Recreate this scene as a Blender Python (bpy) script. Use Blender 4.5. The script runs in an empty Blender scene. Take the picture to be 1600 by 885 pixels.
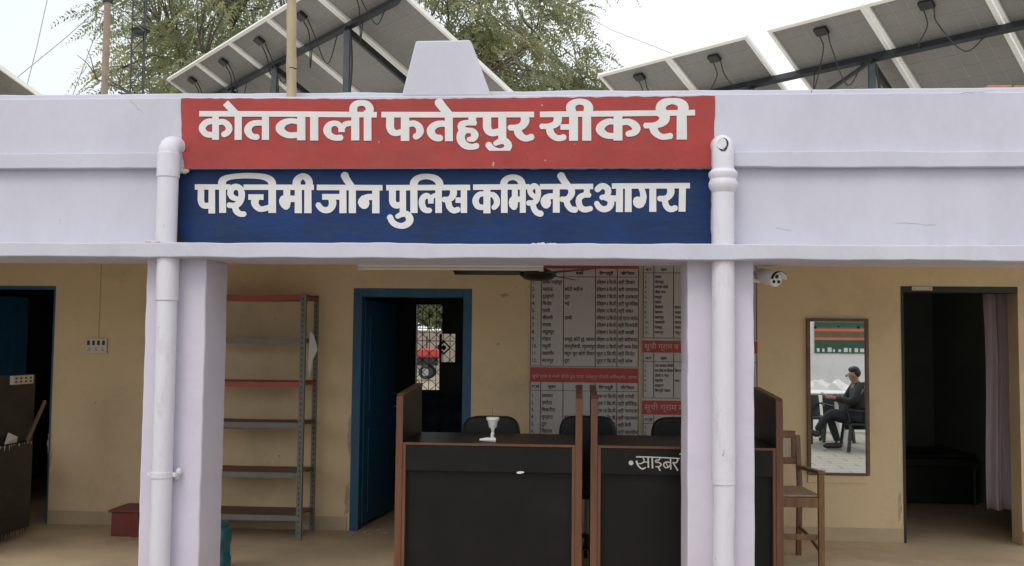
import bpy, bmesh, math, random, re
import numpy as np
from mathutils import Vector, Matrix
from mathutils.geometry import delaunay_2d_cdt
random.seed(7); rng = np.random.default_rng(11)
R = math.radians
C = bpy.context.scene.collection
SC = bpy.context.scene

# ------------------------------------------------------------------ camera
TH, PH, RO = R(3.85), R(3.48), R(0.56)
FPX = 1560.0
EYE = Vector((0, 0, 1.6))
FW = Vector((-math.sin(TH)*math.cos(PH), math.cos(TH)*math.cos(PH), math.sin(PH)))
r0 = Vector((math.cos(TH), math.sin(TH), 0)); u0 = r0.cross(FW)
RT = math.cos(RO)*r0 + math.sin(RO)*u0
UP = math.cos(RO)*u0 - math.sin(RO)*r0
cam = bpy.data.cameras.new('camera'); camo = bpy.data.objects.new('camera', cam); C.objects.link(camo)
camo.matrix_world = Matrix.Translation(EYE) @ Matrix((RT, UP, -FW)).transposed().to_4x4()
cam.sensor_width = 36; cam.lens = 36*FPX/1600; cam.clip_start = .05; cam.clip_end = 2000
SC.camera = camo

# ------------------------------------------------------------------ world, sun, exposure
w = bpy.data.worlds.new('World'); SC.world = w; w.use_nodes = True
nt = w.node_tree; nt.nodes.clear()
wo = nt.nodes.new('ShaderNodeOutputWorld'); bg = nt.nodes.new('ShaderNodeBackground')
sky = nt.nodes.new('ShaderNodeTexSky'); sky.sky_type = 'NISHITA'; sky.sun_disc = False
SUN_EL, SUN_AZ = R(52), R(200)          # azimuth clockwise from +Y: behind the camera, to the left
sky.sun_elevation = SUN_EL; sky.sun_rotation = SUN_AZ; sky.dust_density = 4; sky.air_density = 1.2
mx = nt.nodes.new('ShaderNodeMix'); mx.data_type = 'RGBA'; mx.inputs[0].default_value = .8
mx.inputs[7].default_value = (9.7, 10.0, 10.25, 1)
# the overcast is a little thinner and bluer low in the north-west
wt = nt.nodes.new('ShaderNodeTexCoord'); wsx = nt.nodes.new('ShaderNodeSeparateXYZ'); nt.links.new(wt.outputs['Generated'], wsx.inputs[0])
def wmap(sock, a, b_):
    n_ = nt.nodes.new('ShaderNodeMapRange'); n_.interpolation_type = 'SMOOTHSTEP'; n_.inputs[1].default_value = a; n_.inputs[2].default_value = b_
    nt.links.new(sock, n_.inputs[0]); return n_.outputs[0]
wm = nt.nodes.new('ShaderNodeMath'); wm.operation = 'MULTIPLY'
nt.links.new(wmap(wsx.outputs[0], .0, -.5), wm.inputs[0]); nt.links.new(wmap(wsx.outputs[1], .0, .4), wm.inputs[1])
wc = nt.nodes.new('ShaderNodeMix'); wc.data_type = 'RGBA'; nt.links.new(wm.outputs[0], wc.inputs[0])
wc.inputs[6].default_value = (9.7, 10.0, 10.25, 1); wc.inputs[7].default_value = (8.1, 8.45, 8.6, 1); nt.links.new(wc.outputs[2], mx.inputs[7])
nt.links.new(sky.outputs[0], mx.inputs[6]); nt.links.new(mx.outputs[2], bg.inputs[0])
bg.inputs[1].default_value = .1; nt.links.new(bg.outputs[0], wo.inputs[0])
sl = bpy.data.lights.new('sun', 'SUN'); so = bpy.data.objects.new('sun', sl); C.objects.link(so)
sl.energy = .7; sl.angle = R(25); sl.color = (1, .96, .9)
sdir = Vector((math.sin(SUN_AZ)*math.cos(SUN_EL), math.cos(SUN_AZ)*math.cos(SUN_EL), math.sin(SUN_EL)))
so.rotation_euler = sdir.to_track_quat('Z', 'Y').to_euler(); so.location = sdir*30
SC.view_settings.view_transform = 'Standard'; SC.view_settings.look = 'None'
SC.view_settings.exposure = .46; SC.view_settings.gamma = 1; SC.view_settings.use_curve_mapping = False
SC.cycles.max_bounces = 10; SC.cycles.diffuse_bounces = 6; SC.cycles.use_denoising = True
SC.cycles.sample_clamp_indirect = 6

# ------------------------------------------------------------------ helpers
def at(px, py, Y):
    d = FW + RT*((px-800)/FPX) - UP*((py-442.5)/FPX)
    return EYE + d*(Y/d.y)
def tag(o, label=None, cat=None, group=None, kind=None):
    if label: o['label'] = label
    if cat: o['category'] = cat
    if group: o['group'] = group
    if kind: o['kind'] = kind
    return o
def thing(name, label, cat, loc=(0, 0, 0), group=None, rz=0):
    o = bpy.data.objects.new(name, None); C.objects.link(o)
    o.location = loc; o.rotation_euler = (0, 0, rz); o.empty_display_size = .1
    return tag(o, label, cat, group)
class MB:
    def __init__(s): s.v = []; s.f = []; s.m2 = None
    def add(s, vs, fs):
        n = len(s.v); s.v += [tuple(p) for p in vs]; s.f += [tuple(i+n for i in f) for f in fs]; return s
    def box(s, x0, x1, y0, y1, z0, z1):
        return s.add([(x0,y0,z0),(x1,y0,z0),(x1,y1,z0),(x0,y1,z0),(x0,y0,z1),(x1,y0,z1),(x1,y1,z1),(x0,y1,z1)],
                     [(0,3,2,1),(4,5,6,7),(0,1,5,4),(1,2,6,5),(2,3,7,6),(3,0,4,7)])
    def quad(s, *p): return s.add(p, [tuple(range(len(p)))])
    def prism(s, pts, d):            # planar polygon pushed by vector d
        d = Vector(d); n = len(pts); a = [Vector(p) for p in pts]
        return s.add(a+[p+d for p in a], [tuple(range(n))[::-1], tuple(range(n, 2*n))]+[(i, (i+1)%n, n+(i+1)%n, n+i) for i in range(n)])
    def bar(s, a, b, wd, ht, up=(0, 0, 1)):   # rectangular bar from a to b
        a = Vector(a); b = Vector(b); d = (b-a).normalized(); up = Vector(up)
        x = d.cross(up)
        if x.length < 1e-4: x = d.cross(Vector((1, 0, 0)))
        x.normalize(); y = x.cross(d)
        q = [x*(i*wd/2)+y*(j*ht/2) for i, j in ((-1,-1),(1,-1),(1,1),(-1,1))]
        return s.add([a+k for k in q]+[b+k for k in q], [(3,2,1,0),(4,5,6,7),(0,1,5,4),(1,2,6,5),(2,3,7,6),(3,0,4,7)])
    def tube(s, pts, r, n=12, cap=True):
        pts = [Vector(p) for p in pts]; rs = r if hasattr(r, '__len__') else [r]*len(pts)
        d = (pts[1]-pts[0]).normalized(); x = d.orthogonal().normalized(); vs = []; fs = []
        for i, p in enumerate(pts):
            if i == 0: t = pts[1]-p
            elif i == len(pts)-1: t = p-pts[i-1]
            else: t = (pts[i+1]-p).normalized()+(p-pts[i-1]).normalized()
            t.normalize(); x = (x-t*x.dot(t)).normalized(); y = t.cross(x)
            for k in range(n):
                a = 2*math.pi*k/n; vs.append(p+(x*math.cos(a)+y*math.sin(a))*rs[i])
        for i in range(len(pts)-1):
            for k in range(n):
                fs.append((i*n+k, i*n+(k+1)%n, (i+1)*n+(k+1)%n, (i+1)*n+k))
        if cap: fs.append(tuple(range(n))[::-1]); fs.append(tuple(range((len(pts)-1)*n, len(pts)*n)))
        return s.add(vs, fs)
    def ball(s, c, r, n=12, m=8):
        c = Vector(c); r = r if hasattr(r, '__len__') else (r, r, r)
        vs = [c+Vector((0, 0, r[2]))]; fs = []
        for i in range(1, m):
            for k in range(n):
                a = math.pi*i/m; b = 2*math.pi*k/n
                vs.append(c+Vector((r[0]*math.sin(a)*math.cos(b), r[1]*math.sin(a)*math.sin(b), r[2]*math.cos(a))))
        vs.append(c-Vector((0, 0, r[2])))
        for k in range(n): fs.append((0, 1+k, 1+(k+1)%n)); fs.append((len(vs)-1, 1+(m-2)*n+(k+1)%n, 1+(m-2)*n+k))
        for i in range(m-2):
            for k in range(n): fs.append((1+i*n+k, 1+(i+1)*n+k, 1+(i+1)*n+(k+1)%n, 1+i*n+(k+1)%n))
        return s.add(vs, fs)
    def xf(s, M):
        s.v = [tuple(M @ Vector(p)) for p in s.v]; return s
    def build(s, name, m, parent=None, bev=0, smooth=False, label=None, seg=2, local=False):
        me = bpy.data.meshes.new(name); me.from_pydata(s.v, [], s.f)
        o = bpy.data.objects.new(name, me); C.objects.link(o); me.materials.append(M[m] if isinstance(m, str) else m)
        if parent is not None:
            o.parent = parent
            if parent.type == 'EMPTY' and not local: o.matrix_parent_inverse = Matrix.Translation(parent.location).inverted()
        bm = bmesh.new(); bm.from_mesh(me); bmesh.ops.recalc_face_normals(bm, faces=bm.faces); bm.to_mesh(me); bm.free()
        if s.m2:
            me.materials.append(M[s.m2[1]]); me.polygons.foreach_set('material_index', [0 if i < s.m2[0] else 1 for i in range(len(me.polygons))])
        if bev:
            b = o.modifiers.new('bevel', 'BEVEL'); b.width = bev; b.segments = seg; b.limit_method = 'ANGLE'; b.angle_limit = R(40)
        if smooth:
            me.polygons.foreach_set('use_smooth', [True]*len(me.polygons))
            try: me.set_sharp_from_angle(angle=R(40))
            except Exception: pass
        if label: o['label'] = label
        return o
def px_rect(x0, y0, x1, y1, Y):            # world X0,X1,Z0,Z1 of a picture rectangle on plane Y
    xm, ym = (x0+x1)/2, (y0+y1)/2
    return at(x0, ym, Y).x, at(x1, ym, Y).x, at(xm, y1, Y).z, at(xm, y0, Y).z
def bez(pts, n=8):                          # catmull-rom through points
    P = [Vector(p) for p in pts]; P = [P[0]*2-P[1]]+P+[P[-1]*2-P[-2]]; out = []
    for i in range(1, len(P)-2):
        for k in range(n):
            t = k/n; a, b, c, d = P[i-1:i+3]
            out.append(.5*((2*b)+(c-a)*t+(2*a-5*b+4*c-d)*t*t+(3*b-a-3*c+d)*t**3))
    out.append(P[-2]); return out
def kids(o): return [c for c in bpy.data.objects if c.parent == o]
def copy_tree(o, parent=None):
    ch = kids(o); c = o.copy(); C.objects.link(c)
    if parent is not None: c.parent = parent; c.matrix_parent_inverse = o.matrix_parent_inverse.copy()
    for k in ch: copy_tree(k, c)
    return c

# ------------------------------------------------------------------ materials
M = {}
def mat(name, col, rough=.6, var=.12, scale=3, bump=.0, bscale=60, metal=0, dirt=None, dscale=1.5, damt=.5, dlo=.52, stretch=(1,1,1), spec=.5, trans=0, specks=None):
    m = bpy.data.materials.new(name); m.use_nodes = True; t = m.node_tree; N = t.nodes; L = t.links
    b = N['Principled BSDF']; b.inputs['Roughness'].default_value = rough; b.inputs['Metallic'].default_value = metal
    b.inputs['Specular IOR Level'].default_value = spec
    tc = N.new('ShaderNodeTexCoord'); mp = N.new('ShaderNodeMapping'); mp.inputs['Scale'].default_value = stretch
    L.new(tc.outputs['Object'], mp.inputs[0])
    n = N.new('ShaderNodeTexNoise'); n.inputs['Scale'].default_value = scale; n.inputs['Detail'].default_value = 6; n.inputs['Roughness'].default_value = .65
    L.new(mp.outputs[0], n.inputs['Vector'])
    rp = N.new('ShaderNodeValToRGB'); c = Vector(col)
    rp.color_ramp.elements[0].position = .3; rp.color_ramp.elements[1].position = .7
    rp.color_ramp.elements[0].color = (*(c*(1-var)), 1); rp.color_ramp.elements[1].color = (*[min(1, k) for k in c*(1+var*.7)], 1)
    L.new(n.outputs[0], rp.inputs[0]); out = rp.outputs[0]
    if dirt:
        d = N.new('ShaderNodeTexNoise'); d.inputs['Scale'].default_value = dscale; d.inputs['Detail'].default_value = 9; d.inputs['Roughness'].default_value = .7
        L.new(mp.outputs[0], d.inputs['Vector'])
        dr = N.new('ShaderNodeValToRGB'); dr.color_ramp.elements[0].position = dlo; dr.color_ramp.elements[1].position = dlo+.2
        dr.color_ramp.elements[1].color = (damt, damt, damt, 1)
        L.new(d.outputs[0], dr.inputs[0])
        x = N.new('ShaderNodeMix'); x.data_type = 'RGBA'; L.new(dr.outputs[0], x.inputs[0]); L.new(out, x.inputs[6]); x.inputs[7].default_value = (*dirt, 1)
        out = x.outputs[2]
    if specks:
        d = N.new('ShaderNodeTexNoise'); d.inputs['Scale'].default_value = specks[1]; d.inputs['Detail'].default_value = 3
        L.new(mp.outputs[0], d.inputs['Vector'])
        dr = N.new('ShaderNodeValToRGB'); dr.color_ramp.elements[0].position = specks[2]; dr.color_ramp.elements[1].position = specks[2]+.02
        L.new(d.outputs[0], dr.inputs[0])
        x = N.new('ShaderNodeMix'); x.data_type = 'RGBA'; L.new(dr.outputs[0], x.inputs[0]); L.new(out, x.inputs[6]); x.inputs[7].default_value = (*specks[0], 1)
        out = x.outputs[2]
    L.new(out, b.inputs['Base Color'])
    if bump:
        bn = N.new('ShaderNodeTexNoise'); bn.inputs['Scale'].default_value = bscale; bn.inputs['Detail'].default_value = 5
        L.new(mp.outputs[0], bn.inputs['Vector']); bp = N.new('ShaderNodeBump'); bp.inputs['Strength'].default_value = bump; bp.inputs['Distance'].default_value = .01
        L.new(bn.outputs[0], bp.inputs['Height']); L.new(bp.outputs[0], b.inputs['Normal'])
    if trans:
        tr = N.new('ShaderNodeBsdfTranslucent'); L.new(out, tr.inputs[0]); ms = N.new('ShaderNodeMixShader'); ms.inputs[0].default_value = trans
        L.new(b.outputs[0], ms.inputs[1]); L.new(tr.outputs[0], ms.inputs[2]); L.new(ms.outputs[0], N['Material Output'].inputs[0])
    M[name] = m; return m
mat('lilac', (.535, .53, .605), .75, .05, 1.2, .3, 16, dirt=(.46, .455, .50), dscale=1.8, damt=.5, dlo=.46, stretch=(1.5, 1.5, .8), specks=((.25, .23, .2), 14, .76))
mat('lilac_column', (.60, .56, .655), .7, .06, 1.5, .3, 18, dirt=(.53, .45, .48), dscale=1.8, damt=.35, dlo=.52)
mat('pipe_paint', (.655, .635, .70), .5, .05, 3, .2, 30, dirt=(.44, .40, .42), dscale=6, damt=.6, dlo=.53, stretch=(1.5, 1.5, .5), specks=((.42, .36, .33), 30, .72))
mat('red_paint', (.33, .031, .026), .6, .2, 2.5, .28, 14, dirt=(.25, .055, .05), dscale=3, damt=.6, dlo=.52, specks=((.5, .3, .27), 22, .735))
mat('blue_paint', (.0045, .027, .105), .6, .35, 2, .28, 14, spec=.3, dirt=(.017, .029, .05), dscale=2.5, damt=.6, dlo=.5, stretch=(1, 1, 2.5))
mat('letter_white', (.66, .645, .64), .6, .06, 6, .08, 50, dirt=(.5, .47, .45), dscale=9, damt=.4, dlo=.58)
mat('cream_wall', (.72, .56, .35), .8, .07, .9, .25, 25, dirt=(.47, .36, .22), dscale=1.3, damt=.55, dlo=.5, specks=((.33, .25, .17), 9, .755))
mat('skirting', (.50, .40, .27), .8, .15, 4, .2, 30)
mat('porch_concrete', (.55, .43, .285), .7, .16, 2.2, .2, 40, dirt=(.30, .235, .165), dscale=1.6, damt=.6)
mat('ceiling_white', (.76, .72, .66), .8, .06, 2)
mat('yard_paving', (.33, .30, .25), .85, .12, 1.5, .1, 20, dirt=(.25, .23, .2), dscale=.5)
mat('earth', (.30, .25, .18), .9, .2, .4, .2, 8)
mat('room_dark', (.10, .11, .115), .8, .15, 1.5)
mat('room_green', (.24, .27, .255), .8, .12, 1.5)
mat('door_blue', (.016, .10, .20), .5, .2, 5, .1, 25, dirt=(.02, .05, .09), dscale=4, damt=.7, stretch=(3, 3, .6))
mat('black_frame', (.02, .018, .016), .5, .2, 6)
mat('laminate', (.009, .0085, .0085), .4, .25, 3, .03, 20, dirt=(.022, .02, .018), dscale=3, damt=.35, dlo=.55, spec=.25)
mat('old_laminate', (.02, .017, .0155), .5, .35, 2.5, .06, 25, dirt=(.05, .04, .032), dscale=4, damt=.6, dlo=.5, stretch=(1, 1, 3))
mat('desk_edge', (.135, .056, .027), .4, .25, 7, .05, 30, stretch=(4, 4, .5))
mat('rack_grey', (.17, .165, .155), .5, .15, 8, .05, 50)
mat('rack_red', (.33, .075, .055), .55, .15, 5)
mat('rack_brown', (.19, .10, .07), .6, .25, 5)
mat('print_grey', (.40, .395, .43), .8, .1, 9)
mat('skirting_grey', (.47, .375, .26), .85, .2, 14)
mat('paper', (.5, .49, .49), .8, .05, 8)
mat('teak', (.21, .105, .052), .45, .35, 6, .06, 40, stretch=(4, 4, .6))
mat('mirror_wood', (.15, .092, .048), .55, .3, 7, .08, 40)
mat('black_plastic', (.012, .012, .013), .45, .2, 8)
mat('dark_plastic', (.025, .025, .028), .5, .2, 8)
mat('chrome', (.55, .55, .55), .3, .1, 8, metal=1)
mat('white_plastic', (.75, .74, .72), .4, .05, 8)
mat('ivory_plastic', (.62, .56, .46), .45, .08, 8)
mat('red_box', (.17, .028, .022), .5, .3, 6, .08, 30, dirt=(.09, .03, .02), dscale=7)
mat('teal_plastic', (.022, .11, .13), .35, .15, 5)
mat('curtain', (.31, .26, .295), .85, .12, 12, .1, 120, stretch=(3, 3, .4))
mat('solar_back', (.215, .205, .19), .5, .1, 1.5, dirt=(.15, .14, .125), dscale=1.2, damt=.5)
mat('solar_line', (.31, .295, .275), .5, .05, 4)
mat('solar_cell', (.01, .012, .03), .1, .2, 4)
mat('aluminium', (.78, .77, .72), .4, .06, 6)
mat('rack_steel', (.03, .035, .04), .5, .2, 8, metal=.4)
mat('galv', (.30, .31, .31), .5, .15, 8, metal=.4)
mat('bamboo', (.40, .315, .20), .6, .22, 10, .15, 40, stretch=(2, 2, .35), dirt=(.22, .15, .08), dscale=6)
mat('pole_brown', (.29, .22, .165), .6, .2, 6, .08, 40)
mat('tower_steel', (.055, .062, .065), .6, .2, 5)
mat('cable', (.02, .02, .022), .6, .1, 5)
mat('wire', (.35, .36, .37), .6, .1, 5)
mat('brick', (.36, .17, .10), .85, .3, 12, .3, 60)
mat('bark', (.12, .10, .085), .9, .3, 8, .4, 20)
mat('leaf_a', (.30, .33, .19), .5, .3, .5, trans=.68)
mat('leaf_b', (.45, .45, .245), .5, .3, .6, trans=.68)
mat('tractor_red', (.42, .04, .035), .4, .15, 4)
mat('rubber', (.025, .024, .023), .8, .2, 10)
mat('compound_wall', (.78, .77, .75), .8, .05, 1.5, .1, 15, dirt=(.55, .53, .5), dscale=.8)
mat('far_wall', (.26, .22, .18), .85, .15, 2, .2, 15)
mat('banner_green', (.025, .085, .05), .5, .15, 3)
mat('banner_orange', (.62, .16, .08), .5, .15, 3)
mat('banner_brown', (.17, .10, .05), .5, .25, 8)
mat('cloth_white', (.72, .70, .66), .85, .08, 4, .3, 8)
mat('skin', (.30, .16, .095), .5, .1, 12)
mat('hair', (.008, .007, .006), .5, .2, 30)
mat('jacket', (.010, .010, .012), .75, .25, 8, .2, 30)
mat('trousers', (.014, .016, .022), .8, .25, 8, .2, 30)
mat('collar_grey', (.15, .15, .16), .85, .2, 10)
mat('shoe', (.02, .018, .017), .5, .2, 10)
mat('sole', (.5, .5, .5), .6, .1, 10)
mat('board_sheet', (.50, .47, .45), .55, .04, 2)
mat('board_red', (.40, .055, .05), .55, .08, 3)
mat('print_dark', (.055, .03, .03), .6, .1, 10)
mat('board_line', (.10, .06, .055), .6, .1, 10)
mat('print_pale', (.55, .42, .38), .6, .1, 10)
mat('desk_letter', (.52, .50, .47), .5, .12, 12)
mat('sofa', (.028, .045, .065), .7, .2, 6)
mat('fan_dark', (.022, .02, .021), .4, .2, 8)
mat('lens', (.004, .004, .005), .1, .1, 8)
mat('rubble', (.55, .50, .46), .9, .2, 20, .3, 60)
mat('stain_tan', (.33, .235, .14), .8, .2, 9)
_t = M['yard_paving'].node_tree; _b = _t.nodes['Principled BSDF']; _l = _b.inputs['Base Color'].links[0].from_socket
_k = _t.nodes.new('ShaderNodeTexBrick'); _k.inputs['Scale'].default_value = 1; _k.inputs['Mortar Size'].default_value = .012; _k.inputs['Brick Width'].default_value = .6; _k.inputs['Row Height'].default_value = .3
_t.links.new(_t.nodes['Mapping'].outputs[0], _k.inputs['Vector']); _t.links.new(_l, _k.inputs['Color1']); _t.links.new(_l, _k.inputs['Color2']); _k.inputs['Mortar'].default_value = (.13, .115, .095, 1)
_t.links.new(_k.outputs['Color'], _b.inputs['Base Color'])
mm = bpy.data.materials.new('mirror_glass'); mm.use_nodes = True; b = mm.node_tree.nodes['Principled BSDF']
b.inputs['Base Color'].default_value = (.86, .87, .86, 1); b.inputs['Metallic'].default_value = 1; b.inputs['Roughness'].default_value = .01; M['mirror_glass'] = mm

# ------------------------------------------------------------------ lettering
def stroke_polys(pts, curve):
    P = [Vector(p) for p in pts]                     # (x, y, width)
    if curve:
        P = bez([tuple(p) for p in P], 6)
    out = []
    for i in range(len(P)-1):
        a, b = P[i], P[i+1]; d = Vector((b.x-a.x, b.y-a.y))
        if d.length < 1e-5: continue
        d.normalize(); n = Vector((-d.y, d.x))
        A = Vector((a.x, a.y)); B = Vector((b.x, b.y))
        out.append([A+n*a.z/2, B+n*b.z/2, B-n*b.z/2, A-n*a.z/2])
        if 0 < i:
            r = a.z/2; out.append([A+Vector((math.cos(t), math.sin(t)))*r for t in [k*2*math.pi/14 for k in range(14)]])
    return out
def union_tris(polys):
    vs = []; fs = []
    for p in polys:
        area = sum(p[i].x*p[(i+1)%len(p)].y-p[(i+1)%len(p)].x*p[i].y for i in range(len(p)))
        if area < 0: p = p[::-1]
        fs.append(list(range(len(vs), len(vs)+len(p)))); vs += p
    v, e, f, ov, oe, of = delaunay_2d_cdt(vs, [], fs, 1, 1e-5)
    return v, [t for t, o in zip(f, of) if o]
def letters(name, items, Y, m, parent):
    """items: (window origin x, y, scale, kind, points); kinds: s straight, c curve, p polygon"""
    polys = []
    for ox, oy, sc, kind, pts in items:
        if kind == 'p': polys.append([Vector((ox+x/sc, oy+y/sc)) for x, y in pts])
        else: polys += stroke_polys([(ox+p[0]/sc, oy+p[1]/sc, p[2]/sc) for p in pts], kind == 'c')
    v, f = union_tris(polys)
    b = MB(); b.add([at(p.x, p.y, Y) for p in v], f)
    return b.build(name, m, parent)
FONT = {}
def deva(s): return re.sub(r'((?:[क-ह]़?्)*[क-ह]़?)ि', r'ि\1', s)
def text_mb(mb, s, size, fx, weight=0.0, align='LEFT', res=2):
    """adds the text to a mesh builder; fx maps (x, y) of the text plane to a point"""
    cu = bpy.data.curves.new('t', 'FONT'); cu.body = deva(s); cu.size = size; cu.align_x = align; cu.resolution_u = res; cu.offset = weight
    o = bpy.data.objects.new('t', cu); C.objects.link(o)
    dg = bpy.context.evaluated_depsgraph_get(); me = bpy.data.meshes.new_from_object(o.evaluated_get(dg))
    mb.add([fx(p.co.x, p.co.y) for p in me.vertices], [tuple(f.vertices) for f in me.polygons])
    wd = max((p.co.x for p in me.vertices), default=0)
    bpy.data.objects.remove(o); bpy.data.curves.remove(cu); bpy.data.meshes.remove(me)
    return wd

# ================================================================== SETTING
YF, YL, YB, YW = 6.0, 5.84, 6.38, 8.5       # column face, ledge face, beam back, back wall
ground = MB().quad((-300, -300, -.06), (300, -300, -.06), (300, 600, -.06), (-300, 600, -.06)).build('ground', 'earth'); tag(ground, kind='structure')
yard = MB().box(-14, 14, -6.0, 5.6, -.10, -.05)
yard = yard.build('yard_paving', 'yard_paving'); tag(yard, kind='structure')
pf = MB().box(-6.6, 4.6, 5.7, 15.0, -.12, 0).build('porch_floor', 'porch_concrete', bev=.01); tag(pf, kind='structure')

# ------------------------------------------------------------------ the building
bld = thing('police_station', 'single-storey lilac station building with open porch, cream back wall and roof parapet', 'building', (0, 7, 0))
z_ledge_t = at(800, 381, YL).z; z_ledge_b = at(800, 404, YL).z
z_par = at(500, 151, 6.03).z; z_kerb = at(800, 142, 6.16).z
z_b0 = at(150, 263, 5.975).z; z_b1 = at(150, 240, 5.975).z
XL, XR = -6.4, 4.35
def wobble_bar(x0, x1, y0, y1, z0, z1, amp, step=.07):
    """a long plastered member with slightly uneven edges"""
    b = MB(); n = int((x1-x0)/step); vs = []; fs = []
    w1 = np.cumsum(rng.normal(0, 1, (n+1, 3)), axis=0); k = np.ones(9)/9
    W = np.stack([np.convolve(rng.normal(0, 1, n+9), np.ones(5)/5, 'valid')[:n+1] for _ in range(4)], 1)*amp*1.6
    for i in range(n+1):
        x = x0+(x1-x0)*i/n; a = W[i]
        vs += [(x, y0+a[2]*.5, z0+a[0]), (x, y1, z0), (x, y1, z1), (x, y0+a[3]*.5, z1+a[1])]
    for i in range(n):
        for j in range(4): fs.append((4*i+j, 4*i+(j+1)%4, 4*i+4+(j+1)%4, 4*i+4+j))
    fs += [(0, 1, 2, 3), (4*n+3, 4*n+2, 4*n+1, 4*n)]
    return b.add(vs, fs)
wobble_bar(XL, XR, YL, 6.2, z_ledge_b, z_ledge_t, .0035).build('ledge', 'lilac', bld, bev=.006)
MB().box(XL, XR, 6.03, 6.38, z_ledge_t, z_par).build('parapet_wall', 'lilac', bld, bev=.008)
wobble_bar(XL, XR, 6.17, 6.40, z_par-.03, z_kerb, .003).build('parapet_kerb', 'lilac', bld, bev=.008)
wobble_bar(XL, XR, 5.975, 6.032, z_b0, z_b1, .003).build('band', 'lilac', bld, bev=.005)
MB().box(XL, XR, 6.2, YB, z_ledge_b+.002, z_ledge_t).build('beam', 'lilac_column', bld)
z_roof = z_ledge_b+.45
MB().box(XL, XR, YB, 15.2, z_roof, z_roof+.12).build('roof_slab', 'ceiling_white', bld)
def column(x0, x1):
    n = 24; vs = []; fs = []
    for i in range(n+1):
        z = z_ledge_b*i/n; e = rng.normal(0, .0014, 4)
        vs += [(x0+e[0], YF+e[1]*.5, z), (x1+e[2], YF+e[3]*.5, z), (x1+e[2], YB, z), (x0+e[0], YB, z)]
    for i in range(n):
        for j in range(4): fs.append((4*i+j, 4*i+(j+1)%4, 4*i+4+(j+1)%4, 4*i+4+j))
    return MB().add(vs, fs).build('column', 'lilac_column', bld, bev=.012, smooth=False)
cx0, cx1 = at(228, 450, YF).x, at(322, 450, YF).x
dx0, dx1 = at(1074, 450, YF).x, at(1178, 450, YF).x
column(cx0, cx1); column(dx0, dx1)
# back wall with three doorways
Zt = z_roof
def X(px, py, Y=YW): return at(px, py, Y).x
ld0, ld1 = X(-150, 600), X(82, 600); lz = at(40, 447, YW).z
md0, md1 = X(550, 600), X(736, 600); mz = at(640, 451, YW).z
rd0, rd1 = X(1409, 600), X(1593, 600); rz_ = at(1500, 448, YW).z
bw = MB()
for a, c in ((XL, ld0), (ld1, md0), (md1, rd0), (rd1, XR)): bw.box(a, c, YW, YW+.2, 0, Zt)
for a, c, z in ((ld0, ld1, lz), (md0, md1, mz), (rd0, rd1, rz_)): bw.box(a, c, YW, YW+.2, z, Zt)
bw.build('back_wall', 'cream_wall', bld)
sk = MB()
for a, c in ((ld1, md0-.02), (md1+.02, rd0), (rd1, XR)): sk.box(a+.003, c-.003, YW-.012, YW, 0, .115)
sk.build('skirting', 'skirting', bld, bev=.003)
MB().box(XL, XL+.15, YB+.002, YW-.002, 0, Zt).build('added_end_wall', 'cream_wall', bld)  # unseen wall, added to block light from the left end of the porch
# room partitions behind the wall
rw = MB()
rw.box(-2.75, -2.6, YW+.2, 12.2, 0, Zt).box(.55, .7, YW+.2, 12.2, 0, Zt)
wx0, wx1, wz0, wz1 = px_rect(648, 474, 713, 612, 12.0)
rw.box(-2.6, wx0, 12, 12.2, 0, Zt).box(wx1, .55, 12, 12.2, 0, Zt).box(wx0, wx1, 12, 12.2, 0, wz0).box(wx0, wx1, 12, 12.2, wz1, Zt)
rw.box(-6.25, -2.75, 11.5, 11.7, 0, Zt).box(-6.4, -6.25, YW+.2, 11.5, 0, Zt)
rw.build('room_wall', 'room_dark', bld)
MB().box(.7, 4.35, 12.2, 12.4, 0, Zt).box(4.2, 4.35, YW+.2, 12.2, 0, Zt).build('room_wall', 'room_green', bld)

# ------------------------------------------------------------------ painted sign bands
def ragged(pts, step=9, amp=.8):
    out = []
    for i, (x, y) in enumerate(pts):
        x2, y2 = pts[(i+1) % len(pts)]; L_ = math.hypot(x2-x, y2-y); n = max(1, int(L_/step))
        for k in range(n):
            t = k/n; a = amp if k else 0
            out.append((x+(x2-x)*t+random.uniform(-a, a)*(abs(y2-y) > abs(x2-x)), y+(y2-y)*t+random.uniform(-a, a)*(abs(x2-x) >= abs(y2-y))))
    return out
def sheet(px, Y, th=.003):
    return MB().prism([at(x, y, Y) for x, y in px], (0, th, 0))
sr = thing('painted_sign', 'red painted name board with large white lettering across the parapet, above the blue one', 'sign', at(700, 263, 6.02))
zt_px = 153
sheet(ragged([(283, 154), (600, 155), (830, 153), (1117, 150), (1116, 212), (1112, 243), (284, 243)]), 6.026).build('red_panel', 'red_paint', sr)
xs0, xs1 = at(284, 250, 5.966).x, at(1111, 250, 5.966).x; vs = []
n_ = 60
for i in range(n_+1): vs.append((xs0+(xs1-xs0)*i/n_, 5.966, z_b1+.007+random.uniform(-.0008, .0008)))
for i in range(n_+1): vs.append((xs1-(xs1-xs0-(.02 if i == n_ else 0))*i/n_, 5.966, z_b0-.004+random.uniform(-.0012, .0012)))
MB().prism(vs, (0, .003, 0)).build('red_strip', 'red_paint', sr)
sb = thing('painted_sign', 'blue painted name board with white lettering below the red one, above the ledge', 'sign', at(700, 380, 6.02))
sheet(ragged([(277, 263.5), (1111, 265), (1111, 387), (275, 384)]), 6.026).build('blue_panel', 'blue_paint', sb)
sheet(ragged([(277, 264), (282, 268), (281, 300), (279, 345), (283, 372), (300, 382), (275, 384)], 6, 1.6), 6.0225, .002).build('grime_shadow_edge', 'black_frame', sb)  # grime and the shadowed gap beside the pipe, painted as one black strip

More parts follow.
